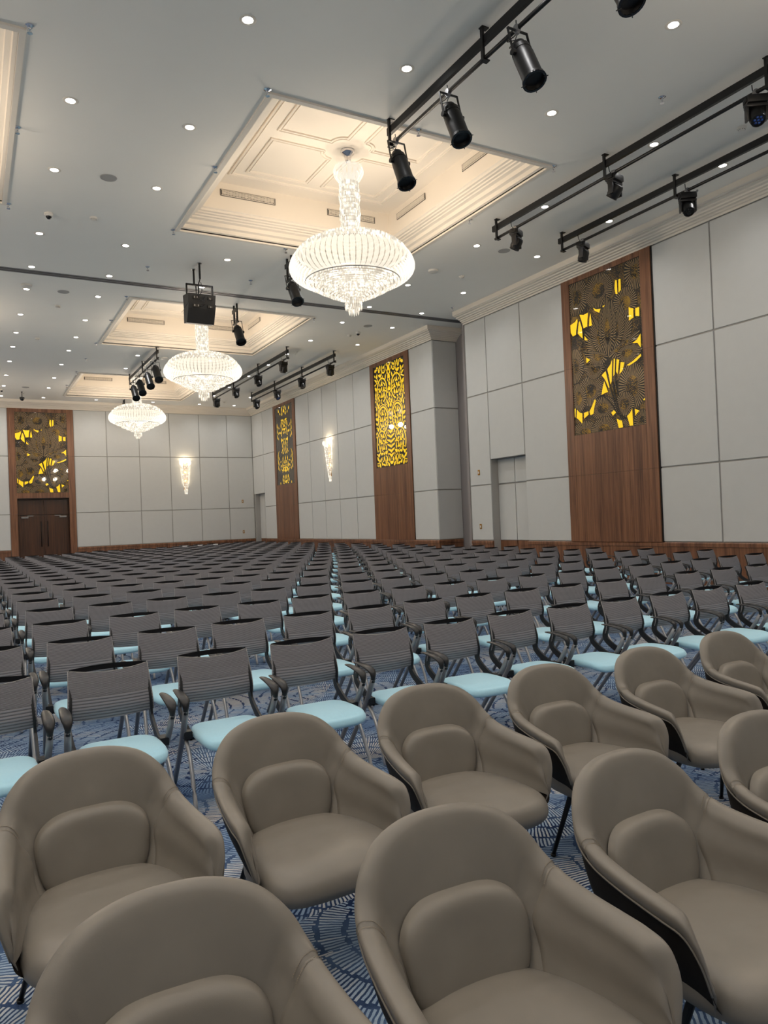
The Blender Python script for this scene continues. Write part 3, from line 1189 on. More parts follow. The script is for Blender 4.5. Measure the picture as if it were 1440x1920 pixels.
def scroll_art(name, W, H, wall, u0, z0, dense):
    root = empty(name)
    place_frame(root, wall, u0, z0)
    ys = -.007
    bk = MB()
    bk.box(0, W, ys - .004, ys + .002, 0, H)
    bk.build('back_plate', M['screen_grey'] if not dense else M['screen_dark'], root)
    ge = MB()
    hw = W / 2
    occ = []
    rnd = random.Random(11 if dense else 5)

    def put(x, z, ln, wd, rot, force=False):
        """x measured from the centre line; mirrored"""
        r_ = max(wd, ln * .38)
        if not force:
            for (a, b_, rr) in occ:
                if (a - x) ** 2 + (b_ - z) ** 2 < ((r_ + rr) * .93) ** 2:
                    return False
        if abs(x) + ln * .4 > hw - .01 or z < ln * .3 or z > H - ln * .3:
            if not force:
                return False
        occ.append((x, z, r_))
        poly2(ge, tear((hw + x, z), ln * .94, wd * .86, rot), ys - .006)
        if x > .02:
            poly2(ge, tear((hw - x, z), ln * .94, wd * .86, pi - rot), ys - .006)
        return True

    def ring(x, z, rx, rz, a0, a1, wd):
        for sgn in (1, -1):
            pts = [(hw + sgn * (x + rx * cos(a0 + (a1 - a0) * i / 26)), z + rz * sin(a0 + (a1 - a0) * i / 26)) for i in range(27)]
            outline_strip(ge, pts, ys - .0062, wd, 0)
        for i in range(18):
            a = a0 + (a1 - a0) * i / 17
            occ.append((x + rx * cos(a), z + rz * sin(a), wd * .9))
    if dense:
        for zc, rz, wd in ((2.62, .40, .055), (1.62, .42, .06)):
            ring(.48, zc, .33, rz, radians(-60), radians(262), wd)
        ring(.48, 1.62, .40, .50, radians(20), radians(170), .03)
        ring(.62, .78, .34, .46, radians(-30), radians(160), .05)
        ring(.34, 3.34, .13, .16, radians(180), radians(400), .05)
        # blossoms inside the rings: trefoils
        for zc in (2.62, 1.62, .85):
            for (dx, dz) in ((0, .20), (-.14, .0), (.14, .0), (0, -.2)):
                x = .5 + dx
                for a in (90, 215, 325):
                    put(x + .05 * cos(radians(a)), zc + dz + .05 * sin(radians(a)), .13, .042, radians(a), True)
        # cone at the foot of the centre line
        for k in range(7):
            z = .35 + k * .16
            wv = .05 + .17 * sin(pi * min(1, (k + 1) / 7.5))
            for j in range(4):
                x = wv * j / 3
                put(x, z + .02 * j, .15, .034, radians(90 - 22 * j), True)
        n_try, lo, hi = 6500, .09, .21
    else:
        for zc, n_ in ((3.3, 3), (2.75, 5), (2.35, 6), (1.75, 5), (1.45, 6), (1.05, 7), (.75, 5), (.3, 6)):
            for j in range(n_):
                x = abs(rnd.gauss(0, .17))
                put(x, zc + rnd.uniform(-.14, .14), rnd.uniform(.14, .3), rnd.uniform(.03, .06), radians(90 + rnd.uniform(-30, 30)))
        for z in (2.7, 2.45, 2.2, 1.3, 1.05, .8):
            put(.83, z, .26, .035, radians(90), True)
            put(.70, z - .1, .18, .03, radians(75), True)
        ring(.55, 1.1, .30, .5, radians(-20), radians(60), .03)
        ring(.15, .42, .22, .34, radians(20), radians(160), .04)
        n_try, lo, hi = 500, .10, .22
    for i in range(n_try):
        f = i / n_try
        ln = hi * (1 - f) + lo * f * .6 + .01
        x = rnd.uniform(0.0, hw - .03)
        if not dense:
            x = abs(rnd.gauss(0, .22))
        z = rnd.uniform(.03, H - .03)
        if not dense and abs(((z * 1.15) % 1) - .5) < .17:
            continue
        a = rnd.choice([90, 90, 70, 110, 50, 130, 20, 160]) + rnd.uniform(-10, 10)
        put(x, z, ln, ln * rnd.uniform(.22, .34), radians(a))
    ge.build('gold_opening', M['yellow'], root, fix=False)
    pn = MB()
    pn.box(0.002, W - .002, -.031, -.028, 0.002, H - .002)
    pn.build('glass_pane', M['pane'], root)
    return root


o = scroll_art('scroll_artwork', 2.06, 3.47, 'far', 22.44, 3.31, True)
tag(o, 'backlit panel densely covered in gold scrolls and leaves on black', 'artwork')
o = scroll_art('scroll_artwork', 2.04, 3.50, 'far', 31.89, 3.28, False)
tag(o, 'backlit panel with sparse gold motifs on dark ground by the far corner', 'artwork')

# ---- wooden double door in the end wall ----
dr = empty('door_1', ((DX0 + DX1) / 2, YB + .30, 0))
tag(dr, 'dark wooden double door under the lotus artwork on the end wall', kind='structure')
hw = (DX1 - DX0) / 2
for s in (-1, 1):
    lf = MB()
    a, b_ = (.004, hw - .05) if s > 0 else (-hw + .05, -.004)
    lf.bbox(a, b_, 0, .05, .01, 2.32, .004)
    l_ = lf.build('door_leaf', M['wood_dark'], dr)
    h = MB()
    x = s * .13
    h.tube([(x, -.06, .95), (x, -.06, 2.05)], .018, 8)
    h.tube([(x, 0, 1.1), (x, -.06, 1.1)], .01, 6)
    h.tube([(x, 0, 1.9), (x, -.06, 1.9)], .01, 6)
    h.build('door_handle', M['black'], l_, smooth=True)
    c_ = MB()
    c_.bbox(min(s * .62, s * .9), max(s * .62, s * .9), -.07, 0, 2.20, 2.27, .006)
    c_.box(min(s * .42, s * .66), max(s * .42, s * .66), -.05, -.03, 2.28, 2.31)
    c_.build('door_closer', M['steel'], l_)
tp = MB()
tp.bbox(-hw + .05, -.004, 0, .05, 2.34, 2.98, .004)
tp.bbox(.004, hw - .05, 0, .05, 2.34, 2.98, .004)
tp.build('overpanel', M['wood_dark'], dr)
fr = MB()
fr.box(-hw, -hw + .05, -.02, .08, 0, 3.05)
fr.box(hw - .05, hw, -.02, .08, 0, 3.05)
fr.box(-hw, hw, -.02, .08, 3.0, 3.05)
fr.build('door_frame', M['wood_dark'], dr)

# small brass call plates on the walls
pl = MB()
pl.bbox(-.045, .045, -.012, 0, -.07, .07, .004)
pl.bbox(-.022, .022, -.02, -.012, -.035, .03, .003, 1)
for (wall, u, z, lab) in [('right', 16.57, 2.73, 'small brass plate high beside the recessed fabric door'), ('right', 16.58, 1.24, 'small brass plate low beside the recessed fabric door'),
                          ('back', 11.8, 2.71, 'small brass plate high on the end wall near the corner'), ('back', 11.8, 1.21, 'small brass plate low on the end wall near the corner')]:
    o = pl.build('wall_plate', [M['brass'], M['white_plastic']])
    place_frame(o, wall, u, z)
    tag(o, lab, 'wall plate')

# ================================================================= chandeliers


def crystal_drop(mb, c, r, h, a=0.0):
    x, y, z = c
    V = [(x, y, z + h * .35)] + [(x + r * cos(a + k * pi / 2), y + r * sin(a + k * pi / 2), z) for k in range(4)] + [(x, y, z - h * .65)]
    mb.add(V, [(0, 1, 2), (0, 2, 3), (0, 3, 4), (0, 4, 1), (5, 2, 1), (5, 3, 2), (5, 4, 3), (5, 1, 4)])


def petal_mesh(prof, w0, w1, cup=.25):
    """one curved glass petal: prof (r, z) list from foot to tip, width w0..w1, in the xz plane around x"""
    mb = MB()
    n = len(prof) - 1
    pr = catmull([(a, 0, b_) for a, b_ in prof], 10)

    def fn(u, v):
        p = pr[round(v * 10)]
        wd = (w0 + (w1 - w0) * v) * (1 - max(0, v - .8) ** 2 * 22) * .5
        t = (u - .5) * 2
        d = cup * wd * t * t
        return (p.x - d, wd * t, p.z)
    mb.grid(fn, 4, 10)
    return mb


def chandelier_parts():
    """geometry about the vertical axis, z is world height"""
    out = {}
    a = MB()
    a.lathe([(0, 8.14), (.125, 8.14), (.13, 8.11), (.115, 8.08), (.07, 8.04), (.055, 7.98), (.05, 7.93), (.035, 7.915), (0, 7.91)], 24)
    a.lathe([(.012, 7.92), (.012, 7.5)], 8)
    out['canopy'] = a
    p = petal_mesh([(.15, 7.55), (.20, 7.60), (.265, 7.70), (.27, 7.78), (.235, 7.86)], .05, .105)
    out['crown_petal'] = p
    # column
    c = MB()
    for t in range(9):
        z = 7.53 - t * .108
        n = 44
        for k in range(n):
            a_ = 2 * pi * (k + .5 * (t % 2)) / n
            rr = .165 + .008 * (t % 3)
            crystal_drop(c, (rr * cos(a_), rr * sin(a_), z), .015, .10, a_)
            crystal_drop(c, (rr * cos(a_), rr * sin(a_), z - .06), .012, .05, a_)
    out['column'] = c
    # dome over the ring
    d = MB()
    dome = [(.2, 6.60), (.32, 6.585), (.44, 6.56), (.56, 6.53), (.68, 6.49), (.79, 6.44), (.89, 6.375), (.97, 6.30)]
    for i, (r, z) in enumerate(dome):
        n = int(2 * pi * r / .036)
        for k in range(n):
            a_ = 2 * pi * (k + .5 * (i % 2)) / n
            crystal_drop(d, (r * cos(a_), r * sin(a_), z), .017, .075, a_)
    out['dome'] = d
    b_ = MB()
    bowl = [(.83, 5.83), (.83, 5.78), (.77, 5.755), (.71, 5.74), (.65, 5.73), (.62, 5.70), (.62, 5.665), (.56, 5.65), (.50, 5.64), (.46, 5.63), (.44, 5.60), (.44, 5.575),
            (.38, 5.56), (.32, 5.555), (.28, 5.53), (.28, 5.51), (.22, 5.50), (.17, 5.495)]
    for i, (r, z) in enumerate(bowl):
        n = int(2 * pi * r / .025)
        for k in range(n):
            a_ = 2 * pi * (k + .5 * (i % 2)) / n
            crystal_drop(b_, (r * cos(a_), r * sin(a_), z), .014, .042, a_)
    out['bowl'] = b_
    t_ = MB()
    for i, (r, z, n) in enumerate([(.14, 5.46, 24), (.145, 5.40, 24), (.145, 5.34, 24), (.09, 5.31, 14), (.085, 5.25, 12), (.04, 5.24, 6)]):
        for k in range(n):
            a_ = 2 * pi * k / n
            crystal_drop(t_, (r * cos(a_), r * sin(a_), z), .013, .10, a_)
    out['tail'] = t_
    k_ = MB()
    k_.lathe([(.10, 7.5), (.10, 6.55), (.5, 6.47), (.86, 6.28), (.9, 6.2)], 32)
    k_.lathe([(.80, 5.86), (.78, 5.80), (.6, 5.76), (.57, 5.68), (.42, 5.655), (.40, 5.60), (.26, 5.57), (.2, 5.53), (.1, 5.51), (.08, 5.35), (0, 5.3)], 32)
    out['core'] = k_
    out['ring_petal'] = petal_mesh([(.845, 5.80), (.97, 5.83), (1.09, 5.93), (1.12, 6.06), (1.06, 6.20), (.99, 6.27)], .070, .099)
    fr = MB()
    fr.lathe([(.83, 5.80), (.85, 5.80), (.85, 5.79), (.83, 5.79)], 48)
    out['frame'] = fr
    return out


CH = chandelier_parts()
CHD = {}


def shared(key, name, mb, mat, smooth=False):
    if key not in CHD:
        o = mb.build(name, mat, smooth=smooth, fix=False)
        CHD[key] = o.data
        return o
    return link(bpy.data.objects.new(name, CHD[key]))


def chandelier(x, y, label, lamps=True, seen=True):
    root = empty('chandelier', (x, y, 8.14))
    tag(root, label, 'chandelier', 'crystal chandeliers')

    def part(key, name, mat, smooth=False, kind=None, lab=None):
        o = shared('ch_' + key, name, CH[key], mat, smooth)
        o.parent = root
        o.location = (0, 0, -8.14)
        if kind:
            o['kind'] = kind
        return o
    part('canopy', 'canopy', M['chrome'], True)
    part('frame', 'rim_frame', M['steel'], True)
    part('core', 'light_core', M['core'], True)
    part('column', 'crystal_column', M['crystal'])['kind'] = 'stuff'
    part('dome', 'crystal_dome', M['crystal'])['kind'] = 'stuff'
    part('bowl', 'crystal_bowl', M['crystal'])['kind'] = 'stuff'
    part('tail', 'crystal_pendant', M['crystal'])['kind'] = 'stuff'
    for k in range(16):
        o = shared('ch_cp', 'crown_petal', CH['crown_petal'], M['petal'], True)
        o.parent = root
        o.location = (0, 0, -8.14)
        o.rotation_euler = (0, 0, 2 * pi * k / 16)
    for k in range(68):
        o = shared('ch_rp', 'glass_petal', CH['ring_petal'], M['petal'], True)
        o.parent = root
        o.location = (0, 0, -8.14)
        o.rotation_euler = (0, 0, 2 * pi * k / 68)
    # bulbs: four stand above the dome, four sit inside the ring of petals
    for k in range(8):
        a = 2 * pi * (k + .5) / 4
        ld = bpy.data.lights.new('chandelier_bulb', 'POINT')
        up = k < 4
        ld.energy = CHAND_W if up else CHAND_IN
        ld.color = (1.0, .76, .52) if up else (1.0, .85, .68)
        ld.shadow_soft_size = .12
        lo = link(bpy.data.objects.new('chandelier_bulb', ld))
        lo.parent = root
        lo.location = (.62 * cos(a), .62 * sin(a), (6.70 if up else 6.05) - 8.14)
    return root


chandelier(6.1, 11.68, 'largest and nearest crystal chandelier, hanging in the front coffer')
chandelier(6.1, 21.3, 'middle crystal chandelier hanging behind the black loudspeaker')
chandelier(6.1, 30.93, 'farthest crystal chandelier, against the panelled end wall')
chandelier(6.1, 2.02, 'crystal chandelier above the leather armchairs, outside the picture')
for (y, w_) in [(2.02, 'first'), (11.68, 'second'), (21.3, 'third'), (30.93, 'last')]:
    chandelier(-1.73, y, 'crystal chandelier outside the picture, %s of the left-hand coffer row' % w_)


# ---- wall sconces ----
def sconce(wall, u, label):
    root = empty('wall_sconce')
    place_frame(root, wall, u, 0)
    tag(root, label, 'wall lamp', 'crystal wall sconces')
    M3 = Matrix.Identity(3)
    p = petal_mesh([(.19, 4.46), (.22, 4.49), (.27, 4.55), (.275, 4.62), (.25, 4.70)], .05, .085)
    for k in range(11):
        a = -pi + pi * k / 10
        o = shared('sc_p', 'glass_petal', p, M['petal'], True)
        o.parent = root
        o.rotation_euler = (0, 0, a)
    c = MB()
    tiers = [(.20, 4.44), (.20, 4.36), (.195, 4.28), (.18, 4.20), (.18, 4.12), (.165, 4.04), (.165, 3.96), (.15, 3.88), (.145, 3.80), (.13, 3.72), (.125, 3.64), (.105, 3.56),
             (.10, 3.48), (.085, 3.40), (.08, 3.32), (.06, 3.24), (.055, 3.16)]
    for i, (r, z) in enumerate(tiers):
        n = max(5, int(pi * r / .03))
        for k in range(n + 1):
            a = -pi + pi * k / n
            crystal_drop(c, (r * cos(a), r * sin(a), z), .014, .11, a)
    o = shared('sc_c', 'crystal_tiers', c, M['crystal'])
    o.parent = root
    o['kind'] = 'stuff'
    k_ = MB()
    k_.lathe([(.16, 4.44), (.13, 4.0), (.08, 3.5), (.03, 3.2), (0, 3.18)], 12, a0=-pi, a1=0)
    o = shared('sc_k', 'light_core', k_, M['core'])
    o.parent = root
    b_ = MB()
    b_.bbox(-.1, .1, -.02, 0.0, 3.3, 4.6, .004)
    o = shared('sc_b', 'back_plate', b_, M['brass'])
    o.parent = root
    for (lx, ly, lz, e) in [(0, -.09, 4.58, 1.0), (0, -.09, 4.15, 1.0), (0, -.07, 3.75, .7)]:
        ld = bpy.data.lights.new('sconce_bulb', 'POINT')
        ld.energy = SCONCE_W * e
        ld.color = (1.0, .78, .5)
        ld.shadow_soft_size = .03
        lo = link(bpy.data.objects.new('sconce_bulb', ld))
        lo.parent = root
        lo.location = (lx, ly, lz)
    return root


sconce('far', 26.25, 'crystal wall sconce between the two gold artworks of the side wall')
sconce('back', 9.05, 'crystal wall sconce glowing on the end wall')

# ================================================================= ceiling fittings
dl = MB()
dl.lathe([(.058, 0.0), (.062, -.004), (.075, -.007), (.092, -.006), (.098, 0.0)], 24)
dlens = MB()
dlens.lathe([(0, -.003), (.060, -.003)], 20)
colx = [1.35, 2.93, 5.03, 7.45, 9.56, 11.22]
coln = ['leftmost ceiling row', 'second ceiling row from the left', 'row left of the chandeliers', 'row right of the chandeliers',
        'ceiling row right of the coffers', 'ceiling row nearest the side wall']
rows = [5.82, 7.92, 10.45, 12.58, 15.40, 17.40, 19.05, 21.32, 23.30, 25.10, 27.25, 29.70, 31.85, 34.2]
mids = {5.82, 7.92, 15.40, 17.40, 25.10, 27.25, 34.2}
lens_me = trim_me = None
lamps = []
cnt = {}
for ci, x in enumerate(colx):
    for y in rows:
        if ci in (2, 3) and y not in mids:
            continue
        lamps.append((ci, x, y))
for y in (3.7, 1.5, -.8, -3.2):
    for ci, x in enumerate(colx):
        if ci in (2, 3) and y in (3.7, 1.5):
            continue
        lamps.append((ci, x, y))
for (ci, x, y) in list(lamps):
    lamps.append((ci + 10, 4.28 - x - (0 if ci else 0), y)) if ci >= 1 else None
lamps = [l for l in lamps if l and not (l[0] == 11)] + [(11, -.75, y) for y in rows + [3.7, 1.5, -.8, -3.2]]
for (ci, x, y) in lamps:
    if ci == 12 or ci == 13:
        x = {12: -.75, 13: -3.17}[ci] if False else (4.28 - colx[ci - 10])
    if ci == 12 and y not in mids and y > 0:
        continue
    # skip anything that would land inside a coffer
    if any(a - .1 < x < b_ + .1 for a, b_ in COFX) and any(a - .1 < y < b_ + .1 for a, b_ in COFY):
        continue
    vis = inview((x, y, ZC))
    sd = bpy.data.lights.new('downlight_lamp', 'SPOT')
    sd.energy = DOWNLIGHT_W
    sd.color = (1.0, .985, .975)
    sd.spot_size = radians(140)
    sd.spot_blend = 1.0
    sd.shadow_soft_size = .06
    so = bpy.data.objects.new('downlight_lamp', sd)
    COL.objects.link(so)
    if vis:
        root = empty('downlight', (x, y, ZC))
        cnt[ci] = cnt.get(ci, 0) + 1
        tag(root, 'recessed downlight, %s from the camera in the %s' % (ordw(cnt[ci]), coln[ci] if ci < 6 else 'left ceiling'), 'ceiling light', 'recessed ceiling downlights')
        if lens_me is None:
            a, b_ = dl.build('trim_ring', M['plaster'], root, smooth=True), dlens.build('lens', M['lens'], root)
            trim_me, lens_me = a.data, b_.data
        else:
            for nm, me in (('trim_ring', trim_me), ('lens', lens_me)):
                o = link(bpy.data.objects.new(nm, me))
                o.parent = root
        so.parent = root
        so.location = (0, 0, -.03)
    else:
        so.location = (x, y, ZC - .03)


def pxw(x, y, z=ZC):
    return (x, y, z)


# sprinklers
sp = MB()
sp.lathe([(0, 0), (.05, 0), (.05, -.006), (.03, -.018), (.012, -.022), (.012, -.05), (0, -.05)], 14)
sp.tube([(-.02, 0, -.05), (-.022, 0, -.07), (0, 0, -.085)], .004, 5)
sp.tube([(.02, 0, -.05), (.022, 0, -.07), (0, 0, -.085)], .004, 5)
sp.lathe([(0, -.085), (.03, -.085), (.03, -.09), (0, -.09)], 12)
spr = [(.77, 9.07, 'by the near corner of the left coffer'), (.77, 11.45, 'beside the middle of the left coffer edge'), (.77, 14.2, 'by the far corner of the left coffer'),
       (3.6, 9.1, 'by the near left corner of the front coffer'), (3.6, 11.45, 'beside the left edge of the front coffer'), (3.6, 14.23, 'by the far left corner of the front coffer'),
       (5.93, 14.3, 'at the far edge of the front coffer behind the chandelier'), (5.95, 9.12, 'at the near edge of the front coffer by the black truss'),
       (8.58, 6.94, 'between the two black trusses'), (8.59, 9.15, 'by the near right corner of the front coffer'), (8.59, 11.5, 'beside the right edge of the front coffer'),
       (3.58, 16.47, 'before the partition track, left of the loudspeaker'), (5.93, 16.5, 'before the partition track, right of the loudspeaker'),
       (3.55, 18.79, 'by the near left corner of the second coffer'), (3.55, 21.06, 'beside the left edge of the second coffer'), (3.55, 23.8, 'by the far left corner of the second coffer'),
       (8.62, 18.94, 'by the near right corner of the second coffer'), (11.72, 16.62, 'near the cornice end at the partition pocket'),
       (3.55, 26.06, 'between the second and third coffers'), (3.53, 28.34, 'by the near left corner of the third coffer'), (3.5, 31.04, 'beside the left edge of the third coffer')]
me0 = None
for (x, y, lab) in spr:
    if me0 is None:
        o = sp.build('sprinkler', M['chrome'])
        me0 = o.data
    else:
        o = link(bpy.data.objects.new('sprinkler', me0))
    o.location = (x, y, ZC)
    o.rotation_euler = (0, 0, .6)
    tag(o, 'small chrome sprinkler ' + lab, 'sprinkler', 'ceiling sprinklers')

sm = MB()
sm.lathe([(0, 0), (.065, 0), (.068, -.02), (.06, -.03), (.045, -.032), (.045, -.05), (.03, -.058), (0, -.06)], 18)
for k in range(8):
    a = 2 * pi * k / 8
    sm.obox((.045 * cos(a), .045 * sin(a), -.041), (.004 * cos(a), .004 * sin(a), 0), (-.008 * sin(a), .008 * cos(a), 0), (0, 0, .006), 1)
me0 = None
for (x, y, lab) in [(2.16, 14.23, 'on the ceiling beside the nearer dome camera'), (10.38, 6.98, 'between the two wall-side trusses'), (10.42, 14.34, 'in front of the partition track, right of the big chandelier'),
                    (2.13, 20.17, 'beyond the partition track at left'), (1.93, 23.77, 'between the two leftmost downlight rows far away'), (10.39, 20.26, 'beside the farther dome camera'),
                    (2.09, 33.17, 'near the end wall above the hanging black camera'), (10.43, 33.22, 'near the end wall by the far corner')]:
    if me0 is None:
        o = sm.build('smoke_detector', [M['white_plastic'], M['gap']], smooth='auto')
        me0 = o.data
    else:
        o = link(bpy.data.objects.new('smoke_detector', me0))
    o.location = (x, y, ZC)
    tag(o, 'round white smoke detector ' + lab, 'smoke detector', 'smoke detectors')


def dome_camera(x, y, label, drop=0.0, dark=False):
    root = empty('dome_camera', (x, y, ZC))
    tag(root, label, 'security camera')
    b_ = MB()
    if drop:
        b_.lathe([(.035, 0), (.035, -.02), (.015, -.03), (.015, -drop)], 12)
        b_.lathe([(.0, -drop), (.09, -drop), (.095, -drop - .05), (.085, -drop - .06)], 20)
    else:
        b_.lathe([(.0, 0), (.07, 0), (.075, -.03), (.062, -.055), (.05, -.06)], 20)
    b_.build('housing', M['black_plastic'] if dark else M['white_plastic'], root, smooth='auto')
    g_ = MB()
    r = .085 if drop else .05
    z0 = -drop - .06 if drop else -.058
    g_.lathe([(r * cos(a * pi / 12), z0 - r * sin(a * pi / 12)) for a in range(0, 7)], 20)
    g_.build('dome', M['black_gloss'], root, smooth=True)


dome_camera(1.42, 14.35, 'white dome camera on the ceiling near the left edge, closest to the viewer')
dome_camera(10.48, 19.85, 'white dome camera beyond the partition track near the side wall')
dome_camera(2.04, 33.0, 'black dome camera hanging from a short stem above the lotus artwork', drop=.22, dark=True)
dome_camera(1.3, 32.6, 'tiny white dome camera at the left edge near the end wall')

# flush ceiling speakers
sk = MB()
sk.lathe([(0, -.004), (.115, -.004), (.118, -.008), (.128, -.008), (.132, 0)], 28)
me0 = None
for (x, y, lab) in [(2.15, 12.51, 'nearest one, left of the front coffer'), (2.14, 18.95, 'just beyond the partition track at left'), (10.29, 12.58, 'between the truss end and the side wall'),
                    (10.43, 19.12, 'beyond the partition track toward the side wall'), (2.11, 31.93, 'far away near the end wall')]:
    if me0 is None:
        o = sk.build('ceiling_speaker', M['grey_plastic'], smooth='auto')
        me0 = o.data
    else:
        o = link(bpy.data.objects.new('ceiling_speaker', me0))
    o.location = (x, y, ZC)
    tag(o, 'flush round ceiling speaker, ' + lab, 'ceiling speaker', 'flush ceiling speakers')
# shallow round wireless access points
ap = MB()
ap.lathe([(0, -.045), (.10, -.045), (.115, -.038), (.12, -.02), (.12, 0)], 28)
me0 = None
for (x, y, lab) in [(9.55, 14.25, 'right of the big chandelier'), (1.33, 18.72, 'at the left edge behind the partition track'), (5.9, 25.16, 'behind the middle chandelier')]:
    if me0 is None:
        o = ap.build('access_point', M['white_plastic'], smooth='auto')
        me0 = o.data
    else:
        o = link(bpy.data.objects.new('access_point', me0))
    o.location = (x, y, ZC)
    tag(o, 'white puck-shaped ceiling device ' + lab, 'ceiling device', 'puck-shaped ceiling devices')


# ================================================================= lighting trusses
def truss(label, x, y0, y1, posts, group='black lighting trusses under the ceiling'):
    root = empty('lighting_truss', (x, (y0 + y1) / 2, ZC))
    tag(root, label, 'lighting truss', group)
    cy = (y0 + y1) / 2
    a = MB()
    a.box(-.025, .025, y0 - cy, y1 - cy, -.205, -.10)
    a.build('beam', M['black'], root)
    a = MB()
    a.tube([(0, y0 - cy - .02, -.36), (0, y1 - cy - .06, -.36)], .026, 10)
    a.build('pipe', M['black'], root, smooth=True)
    for p in posts:
        a = MB()
        a.box(-.045, -.012, p - cy - .02, p - cy + .02, -.385, -.008)
        a.box(-.05, .05, p - cy - .035, p - cy + .035, -.014, -.002)
        a.box(-.05, .045, p - cy - .035, p - cy + .035, -.40, -.385)
        a.build('drop_post', M['black'], root)
    return root


truss('long black truss at top right holding the row of par cans', 5.44, 4.2, 9.13, [9.05, 6.85, 4.6])
truss('black truss right of the front coffer with moving heads', 9.09, 3.4, 11.42, [11.28, 8.49, 5.72])
truss('black truss closest to the near side wall', 10.76, 3.4, 11.39, [11.27, 8.5, 5.72])
truss('black truss beyond the track, right of the middle chandelier', 9.17, 22.26, 30.75, [22.3, 25.04, 27.85, 30.62])
truss('black truss beyond the track, nearest the side wall', 10.86, 22.28, 30.7, [22.32, 25.05, 27.84, 30.6])
truss('short black truss with four par cans before the farthest chandelier', 5.36, 23.65, 28.4, [23.72, 25.9, 28.2])


def aim_matrix(d):
    d = Vector(d).normalized()
    return d.to_track_quat('-Z', 'Y').to_matrix()


PAR = {}


def par_can(x, y, zp, tip, label, group, barn=True):
    """zp = pipe height; tip = world point of the lens end"""
    tip = Vector(tip)
    root = empty('par_can', (x, y, zp))
    tag(root, label, 'stage light', group)
    top = Vector((x, y, zp - .16))
    d = (tip - top).normalized()
    Mx = aim_matrix(d)
    Ld = (tip - top).length
    org = top - Vector((x, y, zp))
    s = 1.0
    R0 = .115
    a = MB()
    prof = [(0, 0.0), (.05, -.005), (.075, -.03), (.085, -.08), (.105, -.10), (.105, -.15), (.112, -.155), (.112, -.165), (.105, -.17), (.107, -.21), (R0, -.215), (R0, -Ld + .05),
            (.128, -Ld + .045), (.132, -Ld + .01), (.118, -Ld + .01), (.10, -Ld + .06), (0, -Ld + .07)]
    a.lathe(prof, 24, c=org, M=Mx)
    can = a.build('can', M['black'], root, smooth='auto')
    b_ = MB()
    # filter frame corners
    for k in range(4):
        v = Mx @ Vector((.15 * cos(pi / 4 + k * pi / 2), .15 * sin(pi / 4 + k * pi / 2), -Ld))
        v0 = Mx @ Vector((.10 * cos(pi / 4 + k * pi / 2), .10 * sin(pi / 4 + k * pi / 2), -Ld + .005))
        b_.tube([org + v0, org + v], .006, 5)
    b_.lathe([(.135, -Ld), (.135, -Ld + .008), (.11, -Ld + .008), (.11, -Ld), (.135, -Ld)], 20, c=org, M=Mx)
    b_.build('filter_frame', M['black_gloss'], can)
    y_ = MB()
    piv = Mx @ Vector((0, 0, -.2))
    for sx in (-1, 1):
        hub = org + piv + Vector((sx * .135, 0, 0))
        y_.obox((hub + Vector((sx * .135, 0, -.02))) / 2, (.004, 0, 0), (0, .014, 0), (hub - Vector((sx * .135, 0, -.02))) / 2)
        y_.tube([hub - Vector((.02, 0, 0)), hub + Vector((.02, 0, 0))], .035, 12)
    y_.box(-.137, .137, -.014, .014, -.03, -.018)
    y_.build('yoke', M['black'], root)
    c_ = MB()
    c_.tube([(-.025, 0, 0), (.025, 0, 0)], .045, 10)
    c_.box(-.02, .02, -.02, .02, -.06, 0)
    c_.build('clamp', M['steel'], root, smooth='auto')
    w_ = MB()
    w_.tube([tuple(v) for v in catmull([(0, .01, .10), (.02, .04, -.03), (-.05, .12, -.09), org + Mx @ Vector((0, .03, .02))], 14)], .006, 5)
    w_.tube([tuple(v) for v in catmull([(.02, -.01, .02), (.05, .09, -.05), (.0, .14, -.14), org + Mx @ Vector((0, .06, -.03))], 14)], .005, 5)
    w_.build('cable', M['black'], root, smooth=True)
    return root


for i, (y, lab) in enumerate([(8.93, 'first par can from the coffer on the top truss, lowest in the picture'), (7.62, 'second par can from the coffer on the top truss'),
                              (6.27, 'third par can from the coffer, largest one fully in view'), (4.93, 'par can cut off by the top edge of the picture')]):
    par_can(5.44, y, 6.89, (5.44, y - .25, 6.17), lab, 'par cans on the near truss')
for i, (y, lab) in enumerate([(24.15, 'first par can of the far short truss, at its near end'), (25.35, 'second par can of the far short truss'), (26.65, 'third par can of the far short truss'),
                              (27.75, 'fourth par can of the far short truss, lowest in the row')]):
    par_can(5.36, y, 6.89, (5.36, y - .50, 6.20), lab, 'par cans on the far truss')


def short_mount(x, y, tip, label):
    r = par_can(x, y - .06, 6.84, tip, label, 'single par cans on short ceiling brackets')
    a = MB()
    a.box(-.02, .02, .15, .19, -.06, .41)
    a.box(-.02, .02, -.09, -.05, -.06, .41)
    a.box(-.03, -.018, -.15, .25, .20, .30)
    a.box(-.018, .018, -.15, .25, -.09, -.05)
    a.build('bracket', M['black'], r)


short_mount(6.18, 14.75, (6.18, 14.36, 6.18), 'single par can left of the nearest chandelier')
short_mount(6.2, 18.5, (6.2, 18.12, 6.19), 'single par can between the loudspeaker and the partition track')
short_mount(6.13, 33.9, (6.13, 33.55, 6.25), 'tiny single par can behind the farthest chandelier')


